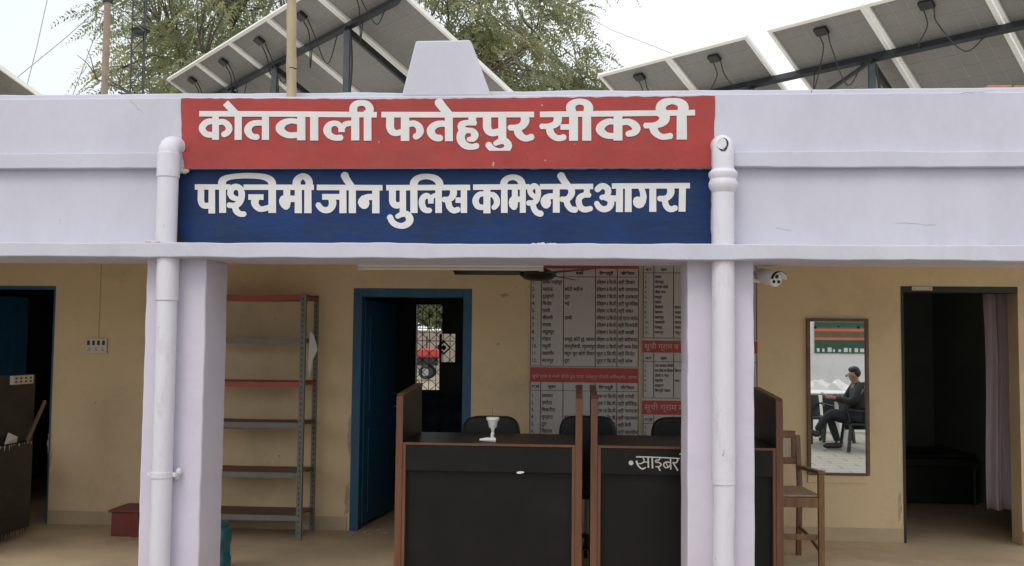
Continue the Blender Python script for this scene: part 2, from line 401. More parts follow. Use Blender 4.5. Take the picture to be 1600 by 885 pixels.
R1 = (300, 150, 11.064); R2 = (420, 150, 11.064); R3 = (540, 150, 11.064); R4 = (660, 150, 8.85); R5 = (830, 150, 11.064); R6 = (950, 150, 11.064)
PX = (0, 0, 1)
def it(win, kind, *pts): return (*win, kind, pts)
YS = 6.022
word1 = [it(PX, 's', (311.3, 178.0, 8.7), (440, 178.4, 8.7)), it(PX, 's', (439, 178.4, 8.7), (588.8, 179.6, 8.7)),
 it(R1, 's', (408, 300, 115), (408, 761, 118)),
 it(R1, 'c', (420, 440, 95), (300, 443, 105), (222, 480, 112), (175, 557, 118), (218, 640, 108), (290, 672, 102), (420, 672, 98)),
 it(R1, 'c', (440, 460, 98), (540, 450, 100), (615, 500, 110), (642, 570, 116), (610, 635, 108), (543, 672, 100)),
 it(R1, 's', (578, 120, 122), (760, 310, 118)), it(R1, 's', (800, 300, 124), (798, 762, 126)),
 it(R1, 's', (1270, 300, 122), (1270, 762, 126)),
 it(R1, 'c', (1260, 468, 96), (1090, 471, 98), (1000, 515, 115), (966, 592, 132), (1000, 670, 115), (1060, 706, 104), (1130, 712, 100)),
 it(R2, 's', (561, 300, 140), (561, 769, 144)),
 it(R2, 'c', (560, 470, 90), (480, 443, 92), (370, 434, 94), (255, 472, 122), (192, 555, 150), (248, 640, 122), (365, 683, 105), (540, 672, 100)),
 it(R2, 's', (785, 300, 140), (785, 773, 142)),
 it(R2, 's', (1258, 540, 112), (1258, 628, 114)),
 it(R2, 'c', (1258, 560, 100), (1200, 490, 95), (1120, 476, 95), (1045, 510, 118), (1010, 595, 140), (1050, 680, 118), (1140, 724, 102), (1258, 722, 104)),
 it(R2, 'c', (1262, 560, 96), (1330, 490, 96), (1460, 470, 94)),
 it(R3, 's', (167, 300, 138), (167, 771, 142)), it(R3, 's', (380, 250, 132), (380, 776, 134)),
 it(R3, 'c', (140, 320, 132), (133, 215, 138), (180, 145, 116), (275, 122, 100), (372, 147, 118), (416, 220, 138), (405, 320, 130))]
word2 = [it(PX, 's', (595.9, 179.4, 8.9), (720, 179.6, 8.8)), it(PX, 's', (719, 179.6, 8.8), (834.6, 179.2, 8.9)),
 it(R3, 'c', (770, 320, 136), (770, 450, 138), (772, 550, 138), (810, 622, 122), (885, 643, 106), (1010, 610, 104)), it(R3, 's', (1028, 300, 145), (1028, 781, 148)),
 it(R3, 'c', (1060, 495, 104), (1180, 478, 106), (1262, 530, 122), (1287, 605, 132), (1262, 672, 116), (1205, 708, 108)),
 it(R4, 's', (365, 240, 110), (367, 628, 110)),
 it(R4, 'c', (360, 388, 85), (230, 388, 88), (150, 425, 102), (115, 485, 114), (142, 548, 104), (190, 580, 96), (250, 584, 92)),
 it(R4, 'c', (222, 82, 124), (285, 165, 118), (370, 262, 112)),
 it(R4, 's', (690, 250, 108), (690, 410, 106)),
 it(R4, 'c', (740, 374, 74), (610, 374, 78), (542, 402, 96), (545, 450, 100), (600, 476, 80), (690, 486, 80), (724, 540, 106), (700, 594, 84), (634, 602, 62)),
 it(R4, 'c', (575, 470, 110), (533, 540, 116), (538, 620, 114), (595, 685, 100), (680, 706, 84), (758, 690, 84)),
 it(R4, 'c', (893, 270, 115), (894, 370, 115), (896, 440, 115), (925, 495, 104), (985, 512, 98), (1080, 490, 96)), it(R4, 's', (1105, 270, 110), (1105, 625, 112)),
 it(R4, 'c', (908, 672, 94), (970, 738, 88), (1065, 768, 84), (1150, 748, 94), (1186, 690, 108), (1150, 632, 96), (1080, 628, 84), (1000, 664, 66)),
 it(R4, 'c', (1412, 280, 112), (1420, 350, 118), (1372, 420, 104), (1290, 440, 84), (1203, 440, 80)),
 it(R4, 'c', (1315, 460, 112), (1335, 525, 110), (1390, 577, 96), (1450, 588, 86), (1515, 566, 92))]
word3 = [it(PX, 's', (843.6, 179.1, 9), (960, 177.8, 8.9)), it(PX, 's', (959, 177.8, 8.9), (1086, 176.3, 8.9)),
 it(R5, 'c', (450, 320, 140), (458, 430, 144), (400, 500, 120), (300, 526, 96), (164, 529, 94)),
 it(R5, 'c', (318, 550, 130), (335, 640, 126), (400, 708, 112), (480, 734, 104), (572, 714, 108)),
 it(R5, 's', (505, 539, 96), (700, 539, 96)), it(R5, 's', (732, 300, 152), (732, 778, 156)), it(R5, 's', (960, 290, 150), (960, 776, 158)),
 it(R5, 'c', (715, 330, 150), (682, 200, 160), (735, 128, 126), (838, 100, 104), (945, 128, 126), (992, 205, 160), (965, 330, 150)),
 it(R6, 's', (172, 300, 152), (172, 773, 156)),
 it(R5, 'c', (1500, 470, 96), (1420, 448, 98), (1340, 446, 106), (1245, 490, 128), (1190, 572, 150), (1245, 652, 126), (1345, 692, 106), (1500, 690, 102)),
 it(R6, 'c', (200, 465, 106), (340, 449, 112), (440, 492, 132), (490, 562, 146), (450, 630, 122), (334, 662, 98)),
 it(R6, 'c', (975, 300, 165), (976, 400, 180), (915, 470, 142), (800, 510, 102), (628, 515, 98)),
 it(R6, 'c', (785, 540, 150), (803, 610, 136), (870, 680, 112), (960, 711, 102), (1097, 690, 108)), it(R6, 's', (1275, 280, 172), (1275, 756, 180)),
 it(R6, 'c', (925, 320, 170), (914, 195, 176), (980, 120, 142), (1110, 92, 108), (1238, 118, 142), (1300, 190, 186), (1285, 300, 176))]
B1 = (300, 265, 11.064); B2 = (420, 265, 11.064); B3 = (540, 265, 8.85); B4 = (670, 265, 11.064); B5 = (780, 265, 10); B6 = (920, 265, 10)
word4 = [it(PX, 's', (304.4, 292.4, 8.5), (360, 292.5, 8.4)), it(PX, 's', (380.5, 292.8, 8.4), (490.5, 293, 8.4)),
 it(B1, 'c', (156, 320, 110), (155, 440, 112), (156, 545, 112), (185, 610, 106), (240, 631, 102), (340, 612, 100)), it(B1, 's', (342, 300, 112), (342, 761, 116)),
 it(B1, 's', (526, 280, 116), (530, 752, 120)),
 it(B1, 'c', (526, 320, 124), (522, 215, 136), (580, 157, 108), (700, 125, 92), (950, 108, 96), (1200, 122, 100), (1330, 165, 122), (1384, 230, 132), (1388, 320, 130)),
 it(B1, 'c', (860, 420, 110), (835, 335, 108), (762, 300, 106), (690, 330, 110), (662, 410, 108), (700, 480, 100), (780, 512, 84)),
 it(B1, 'c', (862, 400, 110), (850, 500, 118), (800, 590, 118), (730, 622, 96), (628, 617, 96)),
 it(B1, 'c', (740, 620, 112), (765, 715, 110), (830, 768, 98), (906, 772, 96)),
 it(B1, 's', (973, 478, 96), (1237, 478, 96)),
 it(B1, 'c', (1100, 500, 130), (1086, 570, 132), (1118, 645, 112), (1200, 687, 96), (1350, 652, 94)), it(B1, 's', (1386, 280, 130), (1387, 753, 132)),
 it(B2, 's', (312, 300, 116), (312, 480, 118)),
 it(B2, 'p', (255, 445), (205, 468), (176, 530), (184, 592), (220, 652), (270, 692), (318, 697), (360, 660), (378, 580), (372, 445)),
 it(B2, 's', (350, 508, 112), (480, 508, 112)), it(B2, 's', (510, 300, 120), (510, 756, 126)), it(B2, 's', (676, 280, 122), (676, 756, 126)),
 it(B2, 'c', (492, 320, 130), (481, 222, 140), (522, 152, 122), (590, 116, 103), (658, 150, 122), (698, 220, 126), (684, 320, 126))]
word5 = [it(PX, 's', (494.9, 293.1, 8.6), (597.6, 293.7, 8.7)),
 it(B2, 's', (922, 474, 100), (1250, 474, 100)),
 it(B2, 'c', (1085, 500, 120), (1104, 590, 130), (1068, 672, 118), (1000, 705, 108), (915, 684, 102), (846, 602, 94)),
 it(B2, 's', (1282, 300, 118), (1282, 756, 124)), it(B2, 's', (1444, 300, 120), (1444, 756, 126)),
 it(B2, 'c', (1305, 92, 138), (1355, 190, 124), (1440, 310, 118)),
 it(B3, 'p', (420, 336), (300, 340), (222, 364), (178, 416), (168, 460), (190, 512), (235, 545), (272, 547), (312, 524), (330, 478), (322, 424), (420, 424)),
 it(B3, 's', (418, 260, 100), (418, 606, 102))]
word6 = [it(PX, 's', (603.5, 293.6, 8.6), (734.6, 293.2, 8.6)),
 it(B3, 'c', (647, 270, 95), (648, 360, 95), (650, 445, 95), (682, 490, 92), (730, 496, 86), (800, 470, 86)), it(B3, 's', (792, 260, 87), (792, 605, 88)),
 it(B3, 'c', (606, 648, 84), (660, 740, 84), (760, 781, 80), (852, 755, 94), (888, 690, 104), (850, 622, 92), (785, 618, 78), (706, 656, 64)),
 it(B3, 's', (943, 260, 98), (946, 603, 100)),
 it(B3, 'c', (950, 280, 100), (945, 188, 108), (1000, 122, 88), (1115, 97, 76), (1232, 122, 92), (1295, 185, 106), (1288, 280, 96)),
 it(B3, 's', (1179, 385, 76), (1179, 472, 78)),
 it(B3, 'c', (1178, 410, 64), (1140, 368, 72), (1105, 366, 80), (1068, 400, 86), (1054, 455, 88), (1070, 525, 88), (1110, 564, 80), (1168, 568, 74)),
 it(B3, 'c', (1182, 410, 60), (1215, 368, 62), (1280, 352, 68)), it(B3, 's', (1286, 260, 90), (1286, 603, 92)),
 it(B4, 'c', (415, 310, 112), (428, 410, 122), (390, 490, 110), (330, 520, 96), (256, 520, 96)),
 it(B4, 'c', (335, 540, 112), (352, 635, 108), (400, 698, 102), (450, 712, 98), (510, 690, 98)),
 it(B4, 's', (462, 532, 96), (590, 532, 96)), it(B4, 's', (607, 300, 108), (607, 753, 110))]
word7 = [it(PX, 's', (739.1, 292.8, 8.5), (827.5, 292.2, 8.5)), it(PX, 's', (843.5, 292, 8.5), (926.8, 291.7, 8.5)),
 it(B4, 'c', (1005, 425, 88), (900, 426, 92), (838, 465, 102), (808, 543, 112), (840, 630, 106), (910, 655, 96), (1005, 650, 96)), it(B4, 's', (1005, 300, 118), (1005, 759, 122)),
 it(B4, 'c', (1030, 440, 90), (1110, 440, 96), (1164, 500, 108), (1178, 570, 106), (1160, 625, 96), (1122, 662, 90)),
 it(B5, 's', (80, 260, 100), (80, 679, 104)),
 it(B5, 'c', (80, 300, 100), (72, 212, 110), (122, 147, 96), (210, 122, 86), (298, 145, 100), (350, 207, 112), (356, 300, 100)),
 it(B5, 's', (245, 280, 92), (245, 450, 94)),
 it(B5, 'p', (198, 420), (160, 460), (148, 520), (160, 582), (205, 630), (256, 632), (285, 592), (294, 520), (292, 420)),
 it(B5, 's', (280, 467, 88), (345, 467, 88)), it(B5, 's', (369, 260, 92), (369, 679, 94)),
 it(B5, 'c', (612, 340, 84), (592, 285, 84), (545, 256, 86), (500, 290, 86), (482, 342, 84), (510, 395, 80), (560, 430, 78)),
 it(B5, 'c', (612, 330, 84), (604, 420, 90), (570, 495, 92), (520, 524, 86), (454, 524, 88)),
 it(B5, 'c', (525, 530, 90), (542, 608, 90), (590, 674, 94), (656, 694, 100)),
 it(B5, 'p', (880, 372), (770, 375), (702, 400), (657, 450), (645, 500), (660, 560), (700, 605), (750, 613), (795, 580), (812, 520), (800, 466), (880, 462)),
 it(B5, 's', (892, 260, 104), (892, 676, 108)),
 it(B5, 'c', (960, 88, 122), (1010, 175, 112), (1095, 285, 104)),
 it(B5, 'c', (1118, 270, 102), (1132, 370, 106), (1092, 440, 96), (1040, 464, 84), (971, 466, 84)),
 it(B5, 'c', (1050, 480, 100), (1072, 558, 95), (1125, 620, 92), (1196, 632, 96)),
 it(B5, 's', (1369, 260, 94), (1369, 440, 92)),
 it(B5, 'c', (1414, 400, 82), (1325, 402, 86), (1258, 442, 94), (1243, 512, 96), (1272, 592, 96), (1340, 628, 92), (1441, 608, 80))]
word8 = [it(PX, 's', (956, 291.0, 8.6), (1078, 290.4, 8.6)),
 it(B6, 'c', (130, 318, 96), (180, 270, 96), (238, 262, 94), (294, 305, 100), (300, 370, 96), (268, 424, 84), (194, 440, 82)),
 it(B6, 'c', (255, 440, 84), (330, 475, 96), (346, 530, 104), (310, 600, 96), (230, 622, 96), (160, 588, 94), (118, 523, 84)),
 it(B6, 's', (330, 455, 98), (460, 455, 98)), it(B6, 's', (481, 260, 106), (478, 666, 110)), it(B6, 's', (617, 260, 102), (616, 666, 106)),
 it(B6, 'p', (800, 430), (750, 422), (706, 445), (688, 500), (700, 556), (740, 596), (790, 609), (850, 586), (890, 520), (905, 430), (895, 370), (868, 290), (768, 290), (795, 350), (803, 400)),
 it(B6, 's', (1000, 260, 106), (1000, 663, 110)),
 it(B6, 'c', (1272, 270, 112), (1282, 360, 114), (1242, 430, 96), (1180, 455, 88), (1096, 456, 88)),
 it(B6, 'c', (1185, 470, 98), (1206, 562, 96), (1250, 612, 96), (1300, 622, 92), (1355, 600, 92)), it(B6, 's', (1465, 260, 106), (1456, 660, 110))]
for wd in (word1, word2, word3): letters('lettering', wd, YS, 'letter_white', sr)
for wd in (word4, word5, word6, word7, word8): letters('lettering', wd, YS, 'letter_white', sb)

def crack(pts, Y, wd, m):
    P_ = [at(x, y, Y) for x, y in pts]; b = MB()
    for i in range(len(P_)-1):
        a, c = P_[i], P_[i+1]; d = (c-a).normalized(); n = Vector((-d.z, 0, d.x))*wd*random.uniform(.5, 1)
        b.prism([a-n-d*.001, c-n+d*.001, c+n+d*.001, a+n-d*.001], (0, .0015, 0))
    return b.build('crack', m, bld)
def jag(p, q, n, a): return [(p[0]+(q[0]-p[0])*i/n+random.uniform(-a, a), p[1]+(q[1]-p[1])*i/n+random.uniform(-a, a)) for i in range(n+1)]
for p_, q_ in (((203, 156), (222, 176)), ((1212, 356), (1236, 361)), ((1400, 348), (1462, 352)), ((1500, 146), (1555, 142))):
    crack(jag(p_, q_, 9, 1.1), 6.0285 if not 238 < p_[1] < 262 else 5.972, .0012, 'print_grey')
# bare patches where the plaster has come off beside the doors
def peeled(pts, Y=YW-.001): return MB().prism([at(x, y, Y) for x, y in ragged(pts, 5, 1.2)], (0, -.0015, 0)).build('bare_plaster', 'skirting_grey', bld)
peeled([(545, 655), (549, 648), (549, 700), (546, 712), (543, 690)]); peeled([(540, 765), (546, 752), (545, 800), (538, 806)]); peeled([(74, 690), (81, 660), (80, 725), (77, 735)])
peeled([(1404, 778), (1408, 768), (1409, 800), (1405, 815)]); peeled([(780, 460), (790, 458), (797, 462), (786, 465)])
# ------------------------------------------------------------------ masonry ornament, poles on the parapet
def frustum():
    Y = 6.05
    b0, b1 = at(627, 152, Y), at(771, 152, Y); t0, t1 = at(649, 63, Y), at(737, 63, Y)
    z0, z1 = z_par, t0.z; D = .12
    vs = [(b0.x, Y, z0), (b1.x-.02, Y, z0), (b1.x-.012, Y+D, z0), (b0.x, Y+D, z0), (t0.x, Y+.01, z1), (t1.x-.012, Y+.01, z1+.004), (t1.x-.006, Y+D-.01, z1), (t0.x, Y+D-.01, z1)]
    return MB().add(vs, [(0,3,2,1),(4,5,6,7),(0,1,5,4),(1,2,6,5),(2,3,7,6),(3,0,4,7)])
tag(frustum().build('parapet_ornament', 'lilac', bev=.012), 'lilac plastered trapezoid block standing on the parapet above the red sign', 'ornament')
p0 = at(455.5, 153, 6.09); p1 = at(455.5, -60, 6.09)
bp = thing('bamboo_pole', 'weathered bamboo pole standing upright on the parapet edge', 'pole', (p0.x, 6.09, z_par))
pts = []; rs = []
for i in range(13):
    t = i/12; pts.append((p0.x+(p1.x-p0.x)*t, 6.09, z_par+(p1.z-z_par)*t)); rs.append(.031-.003*t+(.0025 if i in (3, 7, 10) else 0))
MB().tube(pts, rs, 12).build('shaft', 'bamboo', bp, smooth=True)
zk = at(455, 108, 6.09).z
MB().tube([(p0.x+.031*math.cos(a), 6.09+.031*math.sin(a), zk+.002*math.sin(3*a)) for a in [k*2*math.pi/14 for k in range(15)]], .0025, 6).build('wire_tie', 'cable', bp)

# ------------------------------------------------------------------ drain pipes
def pipe(pxx, ytop, ylo, which, label):
    t = thing('drain_pipe', label, 'pipe', (at(pxx, 600, 5.93).x, 5.93, 0), 'drain pipes down the columns')
    Yc = 5.925; r = .0625
    c = at(pxx, 300, Yc); x = c.x; ztop = at(pxx, ytop, Yc).z
    arc = [(x, Yc+.085*(1-math.cos(a)), ztop-.07-.085*0+.07*math.sin(a)-.0) for a in [k*math.pi/16 for k in range(9)]]
    up = [(x, Yc, z_ledge_t-.01), (x, Yc, ztop-.07)]
    if which == 0:
        path = up[:1]+[(x, Yc, ztop-.16), (x, Yc, ztop-.11)]+[(x, Yc+.1*(1-math.cos(a)), ztop-.11-.0+.052*math.sin(a)) for a in [k*math.pi/14 for k in range(1, 8)]]
        MB().tube(path, [r]*2+[r*1.02]+[r]*7, 20).build('upper_pipe', 'pipe_paint', t, smooth=True)
        MB().tube([(x, Yc, ztop-.27), (x, Yc, ztop-.12)], r*1.09, 20).build('collar', 'pipe_paint', t, bev=.004, smooth=True)
    else:
        path = up[:1]+[(x, Yc, ztop-.16), (x, Yc, ztop-.09)]+[(x, Yc+.1*(1-math.cos(a)), ztop-.09+.03*math.sin(a)) for a in [k*math.pi/14 for k in range(1, 8)]]
        MB().tube(path, [r*1.03]*3+[r]*7, 20).build('upper_pipe', 'pipe_paint', t, smooth=True)
        zc0, zc1 = at(pxx, 302, Yc).z, at(pxx, 265, Yc).z
        n = 8; ps = [(x, Yc, zc0+(zc1-zc0)*k/(n-1)) for k in range(n)]
        MB().tube(ps, [r*1.02, r*1.22, r*1.36, r*1.36, r*1.22, r*1.36, r*1.36, r*1.06], 20).build('collar', 'pipe_paint', t, bev=.003, smooth=True)
        hb = MB(); hc = at(1130, 226, Yc-r*1.035)
        out = []
        for k in range(16):
            a = 2*math.pi*k/16; out.append((hc.x+.031*math.cos(a)*(1+.12*math.sin(3*a)), hc.z+.041*math.sin(a)))
        def onp(px_, pz_, e): 
            dx = px_-x; rr = r*1.03+e; return (px_, Yc-math.sqrt(max(rr*rr-dx*dx, 0)), pz_)
        hb.add([onp(a, c_, .0015) for a, c_ in out], [tuple(range(16))])
        hb.build('hole', 'black_plastic', t)
        fl = MB(); o2 = [(hc.x-.008+.026*math.cos(a)*(1+.1*math.sin(2*a)), hc.z+.006+.033*math.sin(a)) for a in [2*math.pi*k/14 for k in range(14)]]
        fl.prism([onp(a, c_, .004) for a, c_ in o2], (0, -.002, 0)).build('torn_flap', 'pipe_paint', t)
    # lower run, a little offset
    xl = at(pxx-2 if which == 0 else pxx, 500, Yc).x
    zs = at(pxx, 470 if which == 0 else 750, Yc).z
    MB().tube([(xl, Yc, zs), (xl, Yc, z_ledge_b+.005)], r*1.07, 20).build('upper_sleeve', 'pipe_paint', t, bev=.003, smooth=True)
    MB().tube(bez([(xl+random.uniform(-.004, .004), Yc, z_) for z_ in np.linspace(0, zs+.01, 6)], 4), [r*.98*random.uniform(.985, 1.015) for _ in range(21)], 20).build('lower_pipe', 'pipe_paint', t, smooth=True)
    zb = at(pxx, 742, Yc).z if which == 0 else at(pxx, 752, Yc).z
    cl = MB().tube([(xl, Yc, zb-.018), (xl, Yc, zb+.018)], r*1.06, 20)
    if which == 0:
        cl.box(xl-.088, xl-.055, Yc-.006, Yc+.07, zb-.012, zb+.010).box(xl+.055, xl+.088, Yc-.006, Yc+.07, zb-.014, zb+.012).ball((xl+.085, Yc+.045, zb+.012), (.022, .02, .026), 7, 5).ball((xl+.072, Yc+.05, zb-.018), (.018, .02, .02), 7, 5)
    cl.build('bracket', 'pipe_paint', t, bev=.003)
    # lumps of mortar round the pipe foot on the ledge
    lb = MB()
    for k in range(9): lb.ball((x-.05+.012*k+random.uniform(-.01, .01)-.04, YL+random.uniform(.012, .03), z_ledge_t+.004), (random.uniform(.006, .018), .012, random.uniform(.005, .014)), 7, 5)
    if which == 0: lb.build('mortar', 'rubble', t)
pipe(262, 210, 377, 0, 'lilac drain pipe down the left column, beside the left end of the sign')
pipe(1130, 208, 385, 1, 'lilac drain pipe with a hole in its top, down the right column')
# broken corner and rubble on the ledge
rb = MB()
for k in range(16):
    p = at(random.uniform(822, 875), 383, 5.9); rb.ball((p.x, random.uniform(5.86, 5.93), z_ledge_t+.003), (random.uniform(.006, .02), .012, random.uniform(.004, .010)), 6, 4)
tag(rb.build('rubble', 'rubble'), 'small crumbs of broken plaster lying on the ledge under the blue sign', 'rubble')
br = MB()
for k in range(6):
    p = at(random.uniform(281, 292), random.uniform(258, 272), 5.985); br.ball((p.x, p.y, p.z), (random.uniform(.012, .025), .018, random.uniform(.01, .02)), 7, 5)
tag(br.build('broken_mortar', 'rubble'), 'chipped grey mortar at the broken left corner between the red and blue signs', 'mortar')

# ------------------------------------------------------------------ solar racks on the roof
zr = z_roof+.12
def rack_dir(vpx):
    d = at(vpx, 528, 1)-EYE; u = Vector((d.x, d.y, 0)).normalized(); vh = Vector((u.y, -u.x, 0)); return u, vh
def solar_panel(P, u, v, nrm, t, bt, W=1.0, Lg=2.0):
    """P far top corner; -u runs towards the viewer, v down the slope, nrm faces up"""
    def q(a, b_, c): return P-u*a+v*b_+nrm*c
    def obox(mb, a0, a1, b0, b1, c0, c1):
        vs = [q(a, b_, c) for c in (c0, c1) for a, b_ in ((a0, b0), (a1, b0), (a1, b1), (a0, b1))]
        mb.add(vs, [(0,1,2,3),(7,6,5,4),(0,4,5,1),(1,5,6,2),(2,6,7,3),(3,7,4,0)])
    fw = .035
    s = MB(); obox(s, fw, W-fw, fw, Lg-fw, -.012, -.006); n0 = len(s.f)
    for i in range(1, 6):
        a = fw+(W-2*fw)*i/6; obox(s, a-.003, a+.003, fw, Lg-fw, -.0135, -.0122)
    for j in range(1, 12):
        b_ = fw+(Lg-2*fw)*j/12; obox(s, fw, W-fw, b_-.003, b_+.003, -.0155, -.0142)
    s.m2 = (n0, 'solar_line'); p = s.build('solar_panel', 'solar_back', t)
    f = MB(); obox(f, 0, W, 0, fw, -.035, 0); obox(f, 0, W, Lg-fw, Lg, -.035, 0); obox(f, 0, fw, fw, Lg-fw, -.035, 0); obox(f, W-fw, W, fw, Lg-fw, -.035, 0)
    f.build('frame', 'aluminium', p)
    g = MB(); obox(g, fw, W-fw, fw, Lg-fw, -.005, -.002); g.build('cell_face', 'solar_cell', p)
    jb = MB(); obox(jb, W*.435, W*.565, .13, .22, -.05, -.012); jb.build('junction_box', 'black_plastic', p, bev=.008)
    for sgn in (-1, 1):
        a = W*.5+sgn*.045; sag = random.uniform(.12, .4); e = W*.5+sgn*random.uniform(.12, .4)
        p_ = [q(a, .23, -.03), q(a, .32, -.06)-Vector((0, 0, .05)), q(a*.4+e*.6, .4, -.06)-Vector((0, 0, sag)), q(e, bt, -.08)]
        MB().tube(bez(p_, 5), .006, 5).build('cable', 'cable', p)
def array(vpx, px, py, Y, dl, offs, beam_t, label, posts):
    u, vh = rack_dir(vpx); v = (vh*math.cos(R(dl))+Vector((0, 0, -math.sin(R(dl))))).normalized(); nrm = v.cross(u).normalized()
    if nrm.z < 0: nrm = -nrm
    P0 = at(px, py, Y)
    t = thing('solar_array', label, 'solar array', (P0.x, P0.y, zr), 'solar arrays on the roof')
    for o_ in offs: solar_panel(P0-u*o_, u, v, nrm, t, beam_t[0])
    a0, a1 = offs[0]+.1, offs[-1]+.95
    for bt in beam_t:
        MB().bar(P0-u*a0+v*bt-nrm*.075, P0-u*a1+v*bt-nrm*.075, .045, .075, nrm).build('beam', 'rack_steel', t)
    for a in posts:
        A = P0-u*a+v*beam_t[0]-nrm*.145; B = P0-u*a+v*(beam_t[-1]+.1)-nrm*.145
        MB().bar(P0-u*a+v*(beam_t[0]-.04)-nrm*.142, B, .04, .055, nrm).build('rafter', 'rack_steel', t)
        MB().bar((A.x, A.y, zr), A, .055, .055).build('post', 'rack_post', t)
        lo = P0-u*a+v*(beam_t[-1])-nrm*.145
        MB().bar((lo.x, lo.y, zr), lo, .05, .05).build('post', 'rack_post', t)
        MB().tube(bez([A+Vector((.035, -.03, -.02)), A+Vector((.06, -.05, -.35)), A+Vector((.035, -.035, -.8)), (A.x+.03, A.y-.03, zr)], 5), .012, 6).build('cable', 'cable', t)
    for a, b_ in zip(posts[:1], posts[1:2]):
        A = P0-u*b_+v*beam_t[0]-nrm*.12; MB().bar(A+u*.02, A+u*.75+v*.32-nrm*.02, .03, .03).build('brace', 'rack_steel', t)
mat('rack_post', (.07, .078, .085), .5, .2, 8, metal=.4)
array(-380, 262, 122, 12.0, 30, [i*1.02 for i in range(5)], (.47, 1.45), 'solar panel array rising behind the bamboo pole and the trapezoid block', (1.25, 2.5, 4.15))
array(-600, 935, 115, 11.3, 31, [0, 1.02, 2.26, 3.28, 4.30, 5.32], (.60, 1.45), 'long solar panel array above the right half of the parapet', (1.75, 3.1, 4.75))
# the end of a third rack at the left edge
array(-380, -128, 68, 9.0, 31, [-1.02, 0], (.62, 1.45), 'solar panel array of which only one corner shows at the far left edge', (.5,))
# broken bricks on the roof edge
p = at(1530, 133, 6.6)
bk = thing('brick', 'reddish broken brick lying on the roof edge at the right', 'brick', (p.x, 6.3, z_kerb))
MB().box(p.x-.10, p.x+.05, 6.22, 6.32, z_kerb, z_kerb+.03).box(p.x+.055, p.x+.12, 6.21, 6.30, z_kerb, z_kerb+.025).build('piece', 'brick', bk, bev=.008)
# roof pole with guy wires
q = at(165.5, 80, 12)
rp_ = thing('roof_pole', 'brown steel pole on the roof left of the tree', 'pole', (q.x, 12, zr))
ztp = at(165.5, 2, 12).z
MB().tube([(q.x, 12, zr), (q.x, 12, ztp+1.2)], .042, 12).build('shaft', 'pole_brown', rp_, smooth=True)
MB().tube([(q.x, 12, ztp-.02), (q.x, 12, ztp+.05)], .062, 12).build('clamp', 'rack_steel', rp_)
wr = MB()
for ex, ey, yy in ((30, 118, 12.6), (215, 40, 13.5), (113, 150, 14)):
    e = at(ex, ey, yy); s_ = Vector((q.x, 12, ztp)) if ex != 113 else at(163, 15, 12)
    wr.tube([s_, s_.lerp(e, .5)-Vector((0, 0, .02)), e+(e-s_)*.25], .005, 5)
wr.build('guy_wire', 'wire', rp_)
a, b_ = at(76, -10, 14), at(38, 150, 14)
tag(MB().tube([a, a.lerp(b_, .5)+Vector((.01, 0, -.02)), b_, b_+(b_-a)*.8], .006, 5).build('wire', 'wire'), 'thin slanting wire in the sky at the far left', 'wire')
a, b_ = at(890, 12, 16), at(1045, 82, 12.5)
ow = MB(); ow.tube([a+(a-b_)*.3, a, a.lerp(b_, .5)-Vector((0, 0, .05)), b_, b_+(b_-a)*.2], .005, 5)
tag(ow.build('wire', 'wire'), 'thin wire from the tree to the right row of solar panels', 'wire')
# lattice mast
t_ = thing('lattice_mast', 'slim dark lattice mast with a small platform in front of the tree', 'mast', (at(218, 90, 17).x, 17, -.06))
qx = at(218, 90, 17).x; hw = .115; legs = [(qx-hw, 17-hw*.7), (qx+hw, 17-hw*.5), (qx+.02, 17+hw)]
zt = at(218, -80, 17).z; lg = MB()
for x_, y_ in legs: MB().tube([(x_, y_, -.06), (x_, y_, zt)], .017, 6).build('leg', 'tower_steel', t_)
z = 2.5; k = 0
while z < zt-.3:
    for i in range(3):
        a = legs[i]; c = legs[(i+1) % 3]; lg.tube([(*a, z), (*c, z)], .008, 4)
        lg.tube([(*a, z), (*c, z+.3)] if (k+i) % 2 else [(*c, z), (*a, z+.3)], .008, 4)
    z += .3; k += 1
lg.build('bracing', 'tower_steel', t_)
zp = at(218, 50, 17).z; MB().tube([(qx, 17, zp-.05), (qx, 17, zp+.0), (qx, 17, zp+.03)], [.11, .13, .18], 8).build('platform', 'tower_steel', t_)

